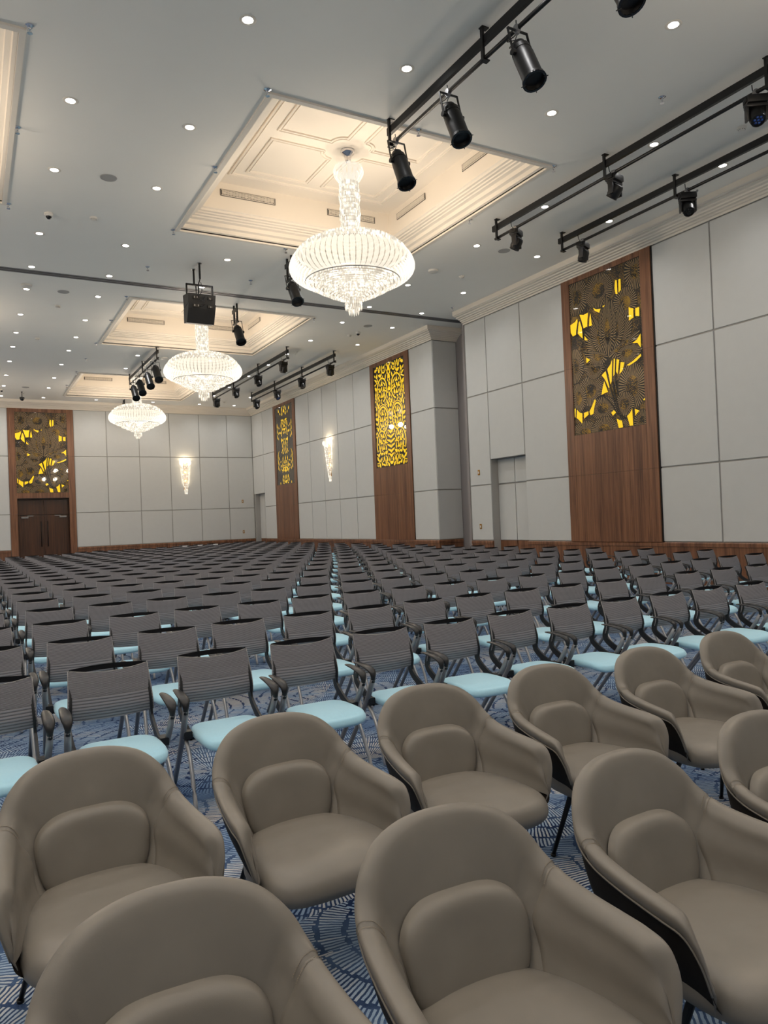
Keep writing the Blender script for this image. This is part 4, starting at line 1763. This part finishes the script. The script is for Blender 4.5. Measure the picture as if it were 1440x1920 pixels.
def moving_head(x, y, label, yaw, pitch, group, blue=False):
    root = empty('moving_head_light', (x, y, 6.89), yaw)
    tag(root, label, 'stage light', group)
    b_ = MB()
    b_.bbox(-.13, .13, -.09, .09, -.155, -.055, .015)
    b_.bbox(-.145, -.125, -.05, .05, -.13, -.07, .005)
    b_.bbox(.125, .145, -.05, .05, -.13, -.07, .005)
    b_.build('base', M['black'], root, smooth='auto')
    c_ = MB()
    c_.tube([(0, -.03, 0), (0, .03, 0)], .042, 10)
    c_.box(-.05, .05, -.012, .012, -.06, -.035)
    c_.box(-.012, .012, -.02, .02, -.055, 0)
    c_.build('clamp', M['steel'], root, smooth='auto')
    y_ = MB()
    for s in (-1, 1):
        y_.bbox(min(s * .105, s * .135), max(s * .105, s * .135), -.045, .045, -.37, -.17, .008)
    y_.bbox(-.135, .135, -.06, .06, -.20, -.155, .01)
    y_.build('yoke', M['black_plastic'], root, smooth='auto')
    Mx = Matrix.Rotation(pitch, 3, 'X')
    h = MB()
    h.lathe([(0, .11), (.05, .11), (.085, .095), (.10, .06), (.10, -.06), (.09, -.085), (.092, -.11), (.08, -.115), (.078, -.10), (0, -.10)], 20, c=(0, 0, -.30), M=Mx)
    hd = h.build('head', M['black'], root, smooth='auto')
    e = MB()
    for (ex, ey) in [(0, 0)] + [(.045 * cos(k * pi / 3), .045 * sin(k * pi / 3)) for k in range(6)]:
        e.lathe([(0, -.112), (.014, -.108), (.018, -.10)], 8, c=Vector((0, 0, -.30)) + Mx @ Vector((ex, ey, 0)), M=Mx)
    e.build('lens', M['blue_lens'] if blue else M['black_gloss'], hd, smooth=True)
    w_ = MB()
    w_.tube([tuple(v) for v in catmull([(0, .10, .16), (.01, .08, .04), (.06, .02, -.02), (.08, 0, -.06)], 12)], .007, 5)
    w_.build('cable', M['black'], root, smooth=True)
    pl_ = MB()
    pl_.bbox(.135, .165, -.06, .0, -.05, -.02, .004)
    pl_.build('connector', M['steel'], root)
    return root


MH = 'moving head lights on the trusses'
for (x, y, lab, yaw, pit, bl) in [
        (9.09, 10.74, 'moving head at the far end of the truss by the front coffer', .5, .5, False),
        (9.09, 8.32, 'second moving head along the truss by the front coffer', .2, .7, False),
        (9.09, 5.90, 'largest moving head, at the right edge of the picture', -.6, -.55, True),
        (10.76, 10.72, 'moving head at the far end of the near wall-side truss', .4, .3, False),
        (10.76, 8.28, 'second moving head along the near wall-side truss, lenses showing', -.6, -.6, False),
        (9.17, 22.72, 'nearest moving head on the far truss by the middle chandelier', .3, .2, False),
        (9.17, 25.14, 'second moving head on the far truss by the middle chandelier', .3, -.5, False),
        (9.17, 27.68, 'third moving head on the far truss by the middle chandelier', .3, -.5, False),
        (9.17, 30.22, 'last moving head on the far truss by the middle chandelier', .3, .2, False),
        (10.86, 22.70, 'nearest moving head on the far wall-side truss', .3, .2, False),
        (10.86, 25.15, 'second moving head on the far wall-side truss', .3, -.5, False),
        (10.86, 27.65, 'third moving head on the far wall-side truss with a bluish lens', .3, -.6, True),
        (10.86, 30.08, 'last moving head on the far wall-side truss', .3, -.5, False)]:
    moving_head(x, y, lab, yaw, pit, MH, bl)

# ---- hanging loudspeaker ----
ls = empty('loudspeaker', (4.57, 16.05, ZC))
tag(ls, 'black twin loudspeaker cabinet hanging from two poles before the partition track', 'loudspeaker')


def prism_x(mb, prof, x0, x1, mi=0):
    n = len(prof)
    V = [(x0, p[0], p[1]) for p in prof] + [(x1, p[0], p[1]) for p in prof]
    F = [tuple(range(n)), tuple(range(n, 2 * n))[::-1]]
    for i in range(n):
        j = (i + 1) % n
        F.append((i, j, n + j, n + i))
    mb.add(V, F, mi)


a = MB()
prism_x(a, [(-.20, -.66), (-.14, -.86), (.22, -.90), (.26, -.60)], -.29, .31)
uc = a.build('upper_cabinet', M['speaker_black'], ls)
a = MB()
prism_x(a, [(-.19, -.87), (-.15, -.97), (.0, -1.26), (.24, -1.22), (.23, -.91)], -.29, .31)
a.build('lower_cabinet', M['speaker_black'], ls)
a = MB()
for (y, z, sx) in ((-.185, -.74, 1), (-.185, -.92, 1)):
    a.box(-.19, -.03, y - .012, y + .02, z - .035, z + .03)
    a.box(.13, .24, y - .012, y + .02, z - .03, z + .03)
a.build('connector_panel', M['black_gloss'], uc)
a = MB()
for (x, z) in ((-.16, -.74), (-.10, -.74), (.18, -.75), (-.16, -.92), (-.08, -.92), (.19, -.93)):
    a.box(x - .008, x + .008, -.203, -.196, z - .018, z + .018)
a.build('connector', M['steel'], ls)
a = MB()
a.box(-.29, .31, -.03, .01, -.44, -.40)
a.box(-.29, -.26, -.03, .01, -.66, -.42)
a.box(.28, .31, -.03, .01, -.66, -.42)
a.build('hanging_frame', M['black'], ls)
for (x, y) in ((-.03, -.21), (-.04, .23)):
    a = MB()
    a.tube([(x, y, 0), (x, y, -.34)], .022, 10)
    a.tube([(x, y, -.34), (x, y * .4, -.42), (x, y * .3, -.66)], .014, 8)
    a.lathe([(0, 0), (.05, 0), (.05, -.01), (0, -.01)], 14, c=(x, y, 0))
    a.build('hanging_pole', M['black'], ls, smooth='auto')
a = MB()
a.tube([tuple(v) for v in catmull([(-.01, -.2, -.40), (0, -.22, -.6), (-.08, -.24, -.74), (.0, -.25, -.84), (.06, -.24, -.72), (.04, -.24, -.9), (-.06, -.22, -.93)], 30)], .008, 6)
a.build('cable', M['black'], ls, smooth=True)


# ================================================================= conference chairs
def seat_mb(nx=22, ny=20):
    mb = MB()

    def shape(th):
        c_, s_ = cos(th), sin(th)
        e = .42
        x = .212 * (abs(c_) ** e) * (1 if c_ > 0 else -1)
        y = -.075 + .225 * (abs(s_) ** e) * (1 if s_ > 0 else -1)
        x *= 1 - .10 * max(0, (y + .0) / .15) * 1.0
        return x, y
    rings = [(0.0, .405), (.45, .406), (.72, .405), (.88, .401), (.96, .392), (1.0, .375), (.99, .36), (.95, .350), (.85, .345), (0.0, .345)]

    def fn(u, v):
        k = v * (len(rings) - 1)
        i = min(int(k), len(rings) - 2)
        f = k - i
        r = rings[i][0] + (rings[i + 1][0] - rings[i][0]) * f
        z = rings[i][1] + (rings[i + 1][1] - rings[i][1]) * f
        x, y = shape(2 * pi * u)
        x, y = x * r, -.075 + (y + .075) * r
        fz = max(0, -(y + .16)) / .14
        z -= .030 * fz * fz
        z -= .008 * (1 - (x / .21) ** 2) * (1 if z > .38 else 0)
        return (x, y, z)
    mb.grid(fn, 40, (len(rings) - 1) * 2, closed_u=True)
    return mb


def back_prof(z):
    pts = [(.77, .250), (.70, .222), (.63, .198), (.56, .188), (.50, .205)]
    for i in range(len(pts) - 1):
        if z >= pts[i + 1][0]:
            f = (pts[i][0] - z) / (pts[i][0] - pts[i + 1][0])
            f2 = f * f * (3 - 2 * f) * .35 + f * .65
            return pts[i][1] + (pts[i + 1][1] - pts[i][1]) * f2
    return pts[-1][1]


def back_mb(nx=12, nz=14):
    mb = MB()
    for th in (0.0, .004):
        def fn(u, v, th=th):
            t = u * 2 - 1
            hw_ = .212 + .018 * v
            zt = .770 - .020 * (1 - t * t)
            zb = .498 + .012 * t * t
            z = zt + (zb - zt) * v
            y = back_prof(z) - .034 * (1 - t * t) * (1 - .35 * v) + th
            return (hw_ * t, y, z)
        mb.grid(fn, nx, nz)
    q = []
    for i in range(13):
        t = i / 6 - 1
        q.append((.213 * t, back_prof(.77) - .034 * (1 - t * t) + .001, .772 - .020 * (1 - t * t)))
    mb.tube(q, .0022, 5, mi=1)
    for s_ in (-1, 1):
        q = []
        for i in range(9):
            v = i / 8
            z = .770 + (.510 - .770) * v
            q.append((s_ * (.213 + .018 * v), back_prof(z) + .002, z))
        mb.tube(q, .0022, 5, mi=1)
    return mb


def frame_mb(n=10, seg=6):
    mb = MB()
    arc = []
    for i in range(n + 1):
        t = i / n * 2 - 1
        arc.append((.206 * t, .250 + .042 * (1 - t * t), .773 + .004 * (1 - t * t)))
    V, F = [], []
    for (x, y, z) in arc:
        V += [(x, y - .006, z + .007), (x, y + .008, z + .004), (x, y + .010, z - .022), (x, y + .002, z - .024)]
    for i in range(n):
        for k in range(4):
            a, b_ = i * 4 + k, i * 4 + (k + 1) % 4
            F.append((a, b_, b_ + 4, a + 4))
    mb.add(V, F)
    for s in (-1, 1):
        pts = [(s * .205, .252, .768), (s * .209, .226, .70), (s * .213, .202, .63), (s * .217, .192, .56), (s * .219, .212, .505), (s * .220, .205, .46), (s * .219, .14, .415), (s * .217, .05, .375), (s * .215, -.02, .36)]
        q = catmull(pts, 18)
        V, F = [], []
        for i, p in enumerate(q):
            w_ = .010 + .014 * min(1, i / 8)
            a = q[max(0, i - 1)]
            b_ = q[min(len(q) - 1, i + 1)]
            d = (b_ - a).normalized()
            nn = Vector((0, -d.z, d.y))
            p = p + Vector((-s * .007 * max(0, 1 - i / 12), .016 * max(0, 1 - i / 12), 0))
            V += [p + nn * w_ + Vector((.007, 0, 0)), p + nn * w_ - Vector((.007, 0, 0)), p - nn * w_ - Vector((.007, 0, 0)), p - nn * w_ + Vector((.007, 0, 0))]
        for i in range(len(q) - 1):
            for k in range(4):
                a, b_ = i * 4 + k, i * 4 + (k + 1) % 4
                F.append((a, b_, b_ + 4, a + 4))
        mb.add(V, F)
        mb.box(s * .235 - .022, s * .235 + .022, -.03, .05, .350, .392)
    mb.tube([(-.235, .01, .345), (.235, .01, .345)], .014, 6)
    return mb


def arm_mb(s):
    mb = MB()
    st = [(.135, .602, .012, .005), (.10, .604, .020, .007), (.03, .602, .027, .008), (-.04, .594, .030, .009), (-.082, .583, .029, .011), (-.102, .566, .023, .013), (-.105, .540, .016, .013), (-.098, .508, .013, .012)]
    V, F = [], []
    n = 10
    for i, (y, z, w_, t) in enumerate(st):
        a = st[max(0, i - 1)]
        b_ = st[min(len(st) - 1, i + 1)]
        d = Vector((0, b_[0] - a[0], b_[1] - a[1])).normalized()
        up = Vector((0, d.z, -d.y)) * (1 if d.y < 0 else -1)
        up = Vector((0, -d.z, d.y)) * -1
        for k in range(n):
            an = 2 * pi * k / n
            V.append(Vector((s * .262 + w_ * cos(an), y, z)) + up * (t * sin(an)))
    m = len(st)
    for i in range(m - 1):
        for k in range(n):
            a, b_ = i * n + k, i * n + (k + 1) % n
            F.append((a, b_, b_ + n, a + n))
    F.append(tuple(range(n)))
    F.append(tuple(range((m - 1) * n, m * n))[::-1])
    mb.add(V, F)
    return mb


def make_task_chair():
    root = empty('conference_chair')
    seat_mb().build('seat', M['seat_blue'], root, smooth=True)
    back_mb().build('backrest', [M['mesh'], M['mesh_edge']], root, smooth=True)
    frame_mb().build('back_frame', M['black_plastic'], root, smooth='auto')
    for s in (-1, 1):
        arm_mb(s).build('armrest', M['black_plastic'], root, smooth=True)
        a = MB()
        a.tube([(s * .262, -.100, .53), (s * .260, -.06, .46), (s * .256, .0, .375), (s * .25, .15, .19), (s * .246, .30, .008)], [.017, .018, .017, .015, .014], 8)
        a.build('leg', M['silver'], root, smooth=True)
        a = MB()
        q = catmull([(s * .232, .09, .365), (s * .236, .03, .34), (s * .240, -.07, .26), (s * .246, -.15, .12), (s * .25, -.20, .008)], 12)
        a.tube(q, .012, 8)
        a.build('leg', M['chrome_leg'], root, smooth=True)
    return root


M['chrome_leg'] = simple('pale_chrome_leg', srgb(196, 194, 193), 0.35, metal=0.4)


def make_far_chair():
    """whole chair as one light mesh for the distant rows"""
    mb = MB()
    s1 = MB()
    b = back_mb(5, 4)
    mb.add(b.v, b.f, 0)
    f = frame_mb(6, 4)
    mb.add(f.v, f.f, 1)
    mb.bbox(-.205, .205, -.29, .14, .350, .402, .02, 2)
    for s in (-1, 1):
        a = arm_mb(s)
        mb.add(a.v, a.f, 1)
        mb.tube([(s * .262, -.100, .53), (s * .256, .0, .375), (s * .246, .30, .008)], .0145, 5, mi=3)
        mb.tube([(s * .232, .09, .365), (s * .246, -.15, .12), (s * .25, -.20, .008)], .012, 5, mi=3)
    return mb


def chair_row_y(r, x):
    return 4.42 + .05 * min(max(x, 0), 4) + r * (1.22 + .011 * x)


grid_pos = []
rj = random.Random(21)
for r in range(0, 22):
    for cidx in range(-1, 19):
        x = .45 + .6 * cidx + .22
        if r > 0 and cidx > 8:
            x += (cidx - 8) * .05
        if x > 11.75:
            continue
        x += rj.uniform(-.012, .012)
        yt = chair_row_y(r, x) + rj.uniform(-.02, .02)
        if yt > 28.6 + .50 * (x - 1):
            continue
        y = yt - .25
        # keep what the photograph shows something of
        if not (inview((x, y, .6), 25) or inview((x + .3, y - .2, .4), 10)):
            continue
        grid_pos.append((r, x, y, rj.uniform(-.02, .02)))
grid_pos.sort(key=lambda q: q[2] * .872 + q[1] * .489)
near = [g for g in grid_pos[:300]]
far = grid_pos[300:]
by_row = {}
for g in near:
    by_row.setdefault(g[0], []).append(g)
task0 = make_task_chair()
FAR_MB = make_far_chair()
far_me = None
GR = 'rows of grey mesh conference chairs'
first = True
for r in sorted(by_row):
    lst = sorted(by_row[r], key=lambda q: q[1])
    for k, (_, x, y, rz) in enumerate(lst):
        full = r < 7
        if full:
            o = task0 if first else copy_tree(task0)
            first = False
        else:
            if far_me is None:
                o = FAR_MB.build('conference_chair', [M['mesh'], M['black_plastic'], M['seat_blue'], M['silver']], fix=False)
                far_me = o.data
            else:
                o = link(bpy.data.objects.new('conference_chair', far_me))
        o.location = (x, y, 0)
        o.rotation_euler = (0, 0, rz)
        if r == 0:
            t = 'grey mesh chair with pale blue seat, front row, %s from left' % ordw(k + 1)
        else:
            t = 'grey mesh chair, %s row behind the armchairs, %s from left' % (ordw(r + 1), ordw(k + 1))
        tag(o, t, 'chair', GR)
# the rest of the rows, far away: one object
fm = MB()
for (r, x, y, rz) in far:
    V = [(x + v[0], y + v[1], v[2]) for v in FAR_MB.v]
    n0 = len(fm.v)
    fm.v += V
    fm.uv += [(0, 0)] * len(V)
    fm.f += [tuple(i + n0 for i in f) for f in FAR_MB.f]
    fm.m += FAR_MB.m
if far:
    o = fm.build('distant_chairs', [M['mesh'], M['black_plastic'], M['seat_blue'], M['silver']], fix=False)
    tag(o, 'packed grey mesh chairs filling the most distant rows by the end wall', 'chairs', GR, 'stuff')
print('chairs', len(grid_pos), len(near), len(far))

# white cards lying on top of far chair backs
cd = MB()
cd.box(-.10, .10, -.004, .004, 0, .045)
for (px, py, w_) in ((347, 1025, 'leftmost'), (374, 1023, 'middle'), (400, 1022, 'rightmost')):
    best = min(grid_pos, key=lambda g: (proj((g[1], g[2] + .25, .77))[0] - px) ** 2 + (proj((g[1], g[2] + .25, .77))[1] - py) ** 2 * 4)
    o = cd.build('paper_card', M['paper'])
    o.location = (best[1], best[2] + .285, .775)
    tag(o, '%s of three white cards on the farthest chair backs, before the end wall' % w_, 'card', 'white cards on far chairs')


# ================================================================= leather armchairs
RIM = [(0, .305, .775), (.10, .296, .769), (.188, .270, .742), (.246, .232, .692), (.276, .190, .636), (.292, .125, .600), (.305, .035, .582), (.316, -.05, .573),
       (.323, -.12, .566), (.322, -.180, .552), (.312, -.216, .500), (.290, -.228, .425)]
BOT = [(0, .150, .38), (.055, .149, .38), (.105, .142, .38), (.137, .126, .38), (.156, .102, .385), (.178, .055, .39), (.200, .0, .39), (.222, -.07, .39),
       (.242, -.13, .39), (.256, -.175, .39), (.266, -.205, .39), (.278, -.226, .385)]
MID = [(0, .206, .600), (.065, .205, .598), (.120, .198, .585), (.157, .184, .556), (.176, .162, .522), (.196, .118, .502), (.219, .045, .492), (.238, -.03, .486),
       (.253, -.10, .480), (.263, -.157, .472), (.270, -.197, .455), (.279, -.221, .415)]
DIR = [(0, 1), (.28, .95), (.55, .82), (.80, .58), (.93, .36), (.98, .17), (1, .06), (1, 0), (.99, -.1), (.90, -.35), (.7, -.6), (.6, -.6)]


def station(u, mid=False):
    """u 0 (back centre) .. 1 (arm front): rim, foot, outward direction"""
    t = u * (len(RIM) - 1)
    i = min(int(t), len(RIM) - 2)
    f = t - i

    def cr(P):
        P = [Vector(p if len(p) == 3 else (p[0], p[1], 0)) for p in P]
        p1, p2 = P[i], P[i + 1]
        if i > 0:
            p0 = P[i - 1]
        else:
            p0 = Vector((-P[1].x, P[1].y, P[1].z))
        p3 = P[i + 2] if i + 2 < len(P) else p2 * 2 - p1
        return 0.5 * ((2 * p1) + (p2 - p0) * f + (2 * p0 - 5 * p1 + 4 * p2 - p3) * f * f + (3 * p1 - p0 - 3 * p2 + p3) * f ** 3)
    if mid:
        return cr(MID)
    return cr(RIM), cr(BOT), cr(DIR).normalized()


def inner_curve(u, s):
    """points from the foot, up the padded inner face, over the roll to the piping"""
    rim, bot, d = station(u)
    back = max(0.0, 1 - u / .42)
    padw = .034 + .010 * min(1, u / .5) - (max(0, u - .80) * .16)
    zup = Vector((0, 0, 1))
    # rim point is the outermost top of the roll
    a = bot
    top_in = rim - d * (padw * 1.25) - zup * .016
    m = station(u, True)
    P = [a,
         a.lerp(m, .5) + d * .006,
         m,
         m.lerp(top_in, .55) + (d * .004 + zup * .004) * (1 if u > .3 else -.6),
         top_in,
         rim - d * padw * .75 + zup * .004,
         rim - d * .008 + zup * .0065,
         rim + d * .004 - zup * .002,
         rim + d * .004 - zup * .018,
         rim - d * .003 - zup * .034]
    return [Vector((s * p.x, p.y, p.z)) for p in P]


def leather_chair():
    root = empty('leather_armchair')
    NV = 26

    def strip(name, us, mat=M['leather'], cap=False):
        mb = MB()
        for (s, ulist) in us:
            rows_ = [catmull(inner_curve(abs(u), 1 if u >= 0 else -1), NV) for u in ulist]
            # slight pinch at seam edges
            for e in (0, -1):
                if name.startswith('arm') or name.startswith('back'):
                    pass
            V = [p for r_ in rows_ for p in r_]
            F = []
            n = NV + 1
            for i in range(len(rows_) - 1):
                for k in range(NV):
                    F.append((i * n + k, i * n + k + 1, (i + 1) * n + k + 1, (i + 1) * n + k))
            mb.add(V, F)
        return mb
    SE = .415

    def lerp(a, b_, n):
        return [a + (b_ - a) * i / n for i in range(n + 1)]

    def pinch(mb, ulist, es):
        """draw the edge stations 3 mm inward so the seam reads as a groove"""
        n = NV + 1
        for e, e2 in es:
            for k in range(n):
                p, q = Vector(mb.v[e * n + k]), Vector(mb.v[e2 * n + k])
                rim, bot, d = station(abs(ulist[e]))
                sg = 1 if ulist[e] >= 0 else -1
                dd = Vector((sg * d.x, d.y, 0))
                f = k / n
                amt = .005
                off = dd * amt if f < .55 else Vector((0, 0, -amt))
                if f > .8:
                    off = -dd * amt
                mb.v[e * n + k] = tuple(p + off)
    ul = lerp(-SE, SE, 44)
    mb = strip('back', [(1, ul)])
    pinch(mb, ul, [(0, 1), (len(ul) - 1, len(ul) - 2)])
    mb.build('back_panel', M['leather'], root, smooth=True)
    for s in (-1, 1):
        ul = [s * q for q in lerp(SE, 1.0, 34)]
        mb = strip('arm', [(1, ul)])
        pinch(mb, ul, [(0, 1)])
        # padded front end of the arm
        e0 = (len(ul) - 1) * (NV + 1)
        loop = [Vector(mb.v[e0 + k]) for k in range(NV + 1)]
        cc = sum(loop, Vector()) / len(loop) + Vector((0, -.012, -.02))
        mb.add([cc] + loop + [Vector((s * .262, -.215, .33))], [(0, k + 1, k + 2) for k in range(NV + 1)] + [(0, NV + 2, 1)])
        # close the front end of the arm down to the seat
        armp = mb.build('arm_panel', M['leather'], root, smooth=True)
        # stitching beside the seam
        st = MB()
        for du, amt in ((-.010, .0012), (.010, .0012)):
            q = [p for p in catmull(inner_curve(SE + du, s), 60)]
            rim, bot, d = station(SE + du)
            dd = Vector((s * d.x, d.y, 0))
            for k in range(24, 56):
                a, b_ = q[k], q[k] * .4 + q[k + 1] * .6
                nrm = (-dd * 1.0 if k < 38 else (Vector((0, 0, 1)) if k < 50 else dd))
                off = nrm * amt
                st.tube([a + off, b_ + off], .0009, 4, cap=False)
        st.build('seam_stitching', M['thread'], armp)
    # outer shell from the piping down to the base
    BASE = [(0, .235, .335), (.07, .23, .335), (.13, .215, .335), (.17, .18, .335), (.19, .145, .335), (.205, .09, .332), (.215, .02, .330), (.225, -.05, .328),
            (.235, -.11, .328), (.24, -.165, .328), (.245, -.20, .33), (.25, -.225, .335)]
    mb = MB()
    ul = lerp(-1.0, 1.0, 90)
    rows_ = []
    for u in ul:
        s = 1 if u >= 0 else -1
        au = abs(u)
        rim, bot, d = station(au)
        t = au * (len(BASE) - 1)
        i = min(int(t), len(BASE) - 2)
        f = t - i
        bs = Vector(BASE[i]).lerp(Vector(BASE[i + 1]), f)
        p0 = rim - d * .003 - Vector((0, 0, .034))
        mid = p0.lerp(bs, .45) + d * .014
        mid2 = p0.lerp(bs, .8) + d * .010
        q = catmull([p0, mid, mid2, bs, Vector((bs.x * .8, bs.y * .8 - .01, .322)), Vector((bs.x * .3, bs.y * .3, .318))], 14)
        rows_.append([Vector((s * p.x, p.y, p.z)) for p in q])
    n = 15
    V = [p for r_ in rows_ for p in r_]
    F = [(i * n + k, i * n + k + 1, (i + 1) * n + k + 1, (i + 1) * n + k) for i in range(len(rows_) - 1) for k in range(n - 1)]
    mb.add(V, F)
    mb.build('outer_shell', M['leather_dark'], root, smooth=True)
    # piping along the rim edge
    mb = MB()
    q = []
    for u in ul:
        s = 1 if u >= 0 else -1
        rim, bot, d = station(abs(u))
        p = rim + d * .0005 - Vector((0, 0, .033))
        q.append((s * p.x, p.y, p.z))
    mb.tube(q, .0028, 6)
    mb.build('piping', M['leather'], root, smooth=True)

    # back cushion: arched pad
    mb = MB()

    def outline(a):
        # a 0..2pi -> x, z of the pad edge (arch with flat foot)
        c_, s_ = cos(a), sin(a)
        x = .184 * (abs(c_) ** (.62 if s_ >= 0 else .30)) * (1 if c_ > 0 else -1)
        if s_ >= 0:
            z = .505 + .106 * (s_ ** .80)
        else:
            z = .505 - .135 * (abs(s_) ** .35)
            x *= 1 - .17 * ((.505 - z) / .135) ** 1.6
        return x, z

    def yshell(x, z):
        # inner face of the back at x, z
        f = (z - .40) / .35
        yb = .150 + .098 * f
        return yb - .85 * x * x

    def fnc(u, v):
        x, z = outline(2 * pi * u)
        r = min(1.0, v * 1.0)
        if v < .86:
            rr = v / .86 * .93
        else:
            rr = .93 + (v - .86) / .14 * .07
        xx, zz = x * rr, .505 + (z - .505) * rr
        rim_f = (1 - rr ** 9) ** .5 if rr < 1 else 0
        th = .044
        y = yshell(xx, zz) + .006 - th * rim_f
        return (xx, y, zz)
    mb.grid(fnc, 64, 22, closed_u=True)
    mb.build('back_cushion', M['leather'], root, smooth=True)

    # seat cushion
    mb = MB()
    yc = -.07

    def sh(a):
        c_, s_ = cos(a), sin(a)
        x = (abs(c_) ** .50) * (1 if c_ > 0 else -1)
        if s_ >= 0:
            y = yc + .26 * (s_ ** .7)
            x *= .262 - .085 * (s_ ** .9)
        else:
            y = yc - .265 * (abs(s_) ** .55)
            x *= .262 + .016 * abs(s_) ** .5
        return x, y
    rings = [(0, .418), (.3, .418), (.6, .417), (.8, .413), (.90, .405), (.96, .392), (.99, .374), (1.0, .352), (.985, .332), (.95, .320), (.85, .314), (0, .312)]
    rv_ = catmull([(a, 0, b_) for a, b_ in rings], 33)

    def fns(u, v):
        p = rv_[round(v * 33)]
        x, y = sh(2 * pi * u)
        X, Y, Z = x * p.x, yc + (y - yc) * p.x, p.z
        if Z > .36:
            Z += .006 * (1 - (X / .27) ** 2)
        wz = max(0, min(1, (Z - .315) / .08))
        Z -= .022 * (max(0, -(Y + .20)) / .13) ** 2 * wz * wz * (3 - 2 * wz)
        return (X, Y, Z)
    mb.grid(fns, 72, 33, closed_u=True)
    mb.build('seat', M['leather'], root, smooth=True)
    # legs
    for (sx, y0, y1) in ((-1, -.10, -.02), (1, -.10, -.02), (-1, .14, .27), (1, .14, .27)):
        a = MB()
        a.tube([(sx * .15, y0, .335), (sx * .165, y0 + (y1 - y0) * .1, .30), (sx * .225, y1, .006)], [.014, .013, .009], 10)
        a.lathe([(0, 0), (.012, 0), (.012, .01), (0, .01)], 10, c=(sx * .225, y1, 0))
        a.build('leg', M['leg_black'], root, smooth=True)
    a = MB()
    a.box(-.16, .16, -.12, -.09, .305, .325)
    a.box(-.16, .16, .12, .15, .305, .325)
    a.box(-.015, .015, -.12, .15, .305, .325)
    a.build('under_frame', M['leg_black'], root)
    return root


lc0 = leather_chair()
LG = 'taupe leather armchairs in front of the rows'
first = True
for (x, y, rz, lab) in [
        (.342, 2.501, 2.9, 'taupe leather armchair at the left edge, in the farther armchair row'),
        (1.042, 2.532, 2.7, 'taupe leather armchair second from left in the farther armchair row'),
        (1.768, 2.596, -2.2, 'taupe leather armchair third from left in the farther armchair row'),
        (2.472, 2.594, -.8, 'taupe leather armchair fourth from left in the farther armchair row'),
        (3.193, 2.604, .1, 'taupe leather armchair fifth from left in the farther armchair row'),
        (3.944, 2.661, 1.7, 'taupe leather armchair cut by the right edge, farther armchair row'),
        (.332, 1.337, -2.4, 'taupe leather armchair at bottom left, nearest to the viewer'),
        (1.029, 1.360, -1.7, 'taupe leather armchair at bottom centre, largest one seen whole'),
        (1.762, 1.413, 3.0, 'taupe leather armchair at lower right, third in the nearer row'),
        (2.470, 1.450, 0.0, 'taupe leather armchair cut by the right edge in the nearer row')]:
    o = lc0 if first else copy_tree(lc0)
    first = False
    o.location = (x, y, 0)
    o.rotation_euler = (0, 0, radians(rz))
    tag(o, lab, 'armchair', LG)

# tidy: armature of names for mesh data
for o in SC.objects:
    if o.type == 'MESH' and o.data.users == 1:
        o.data.name = o.name
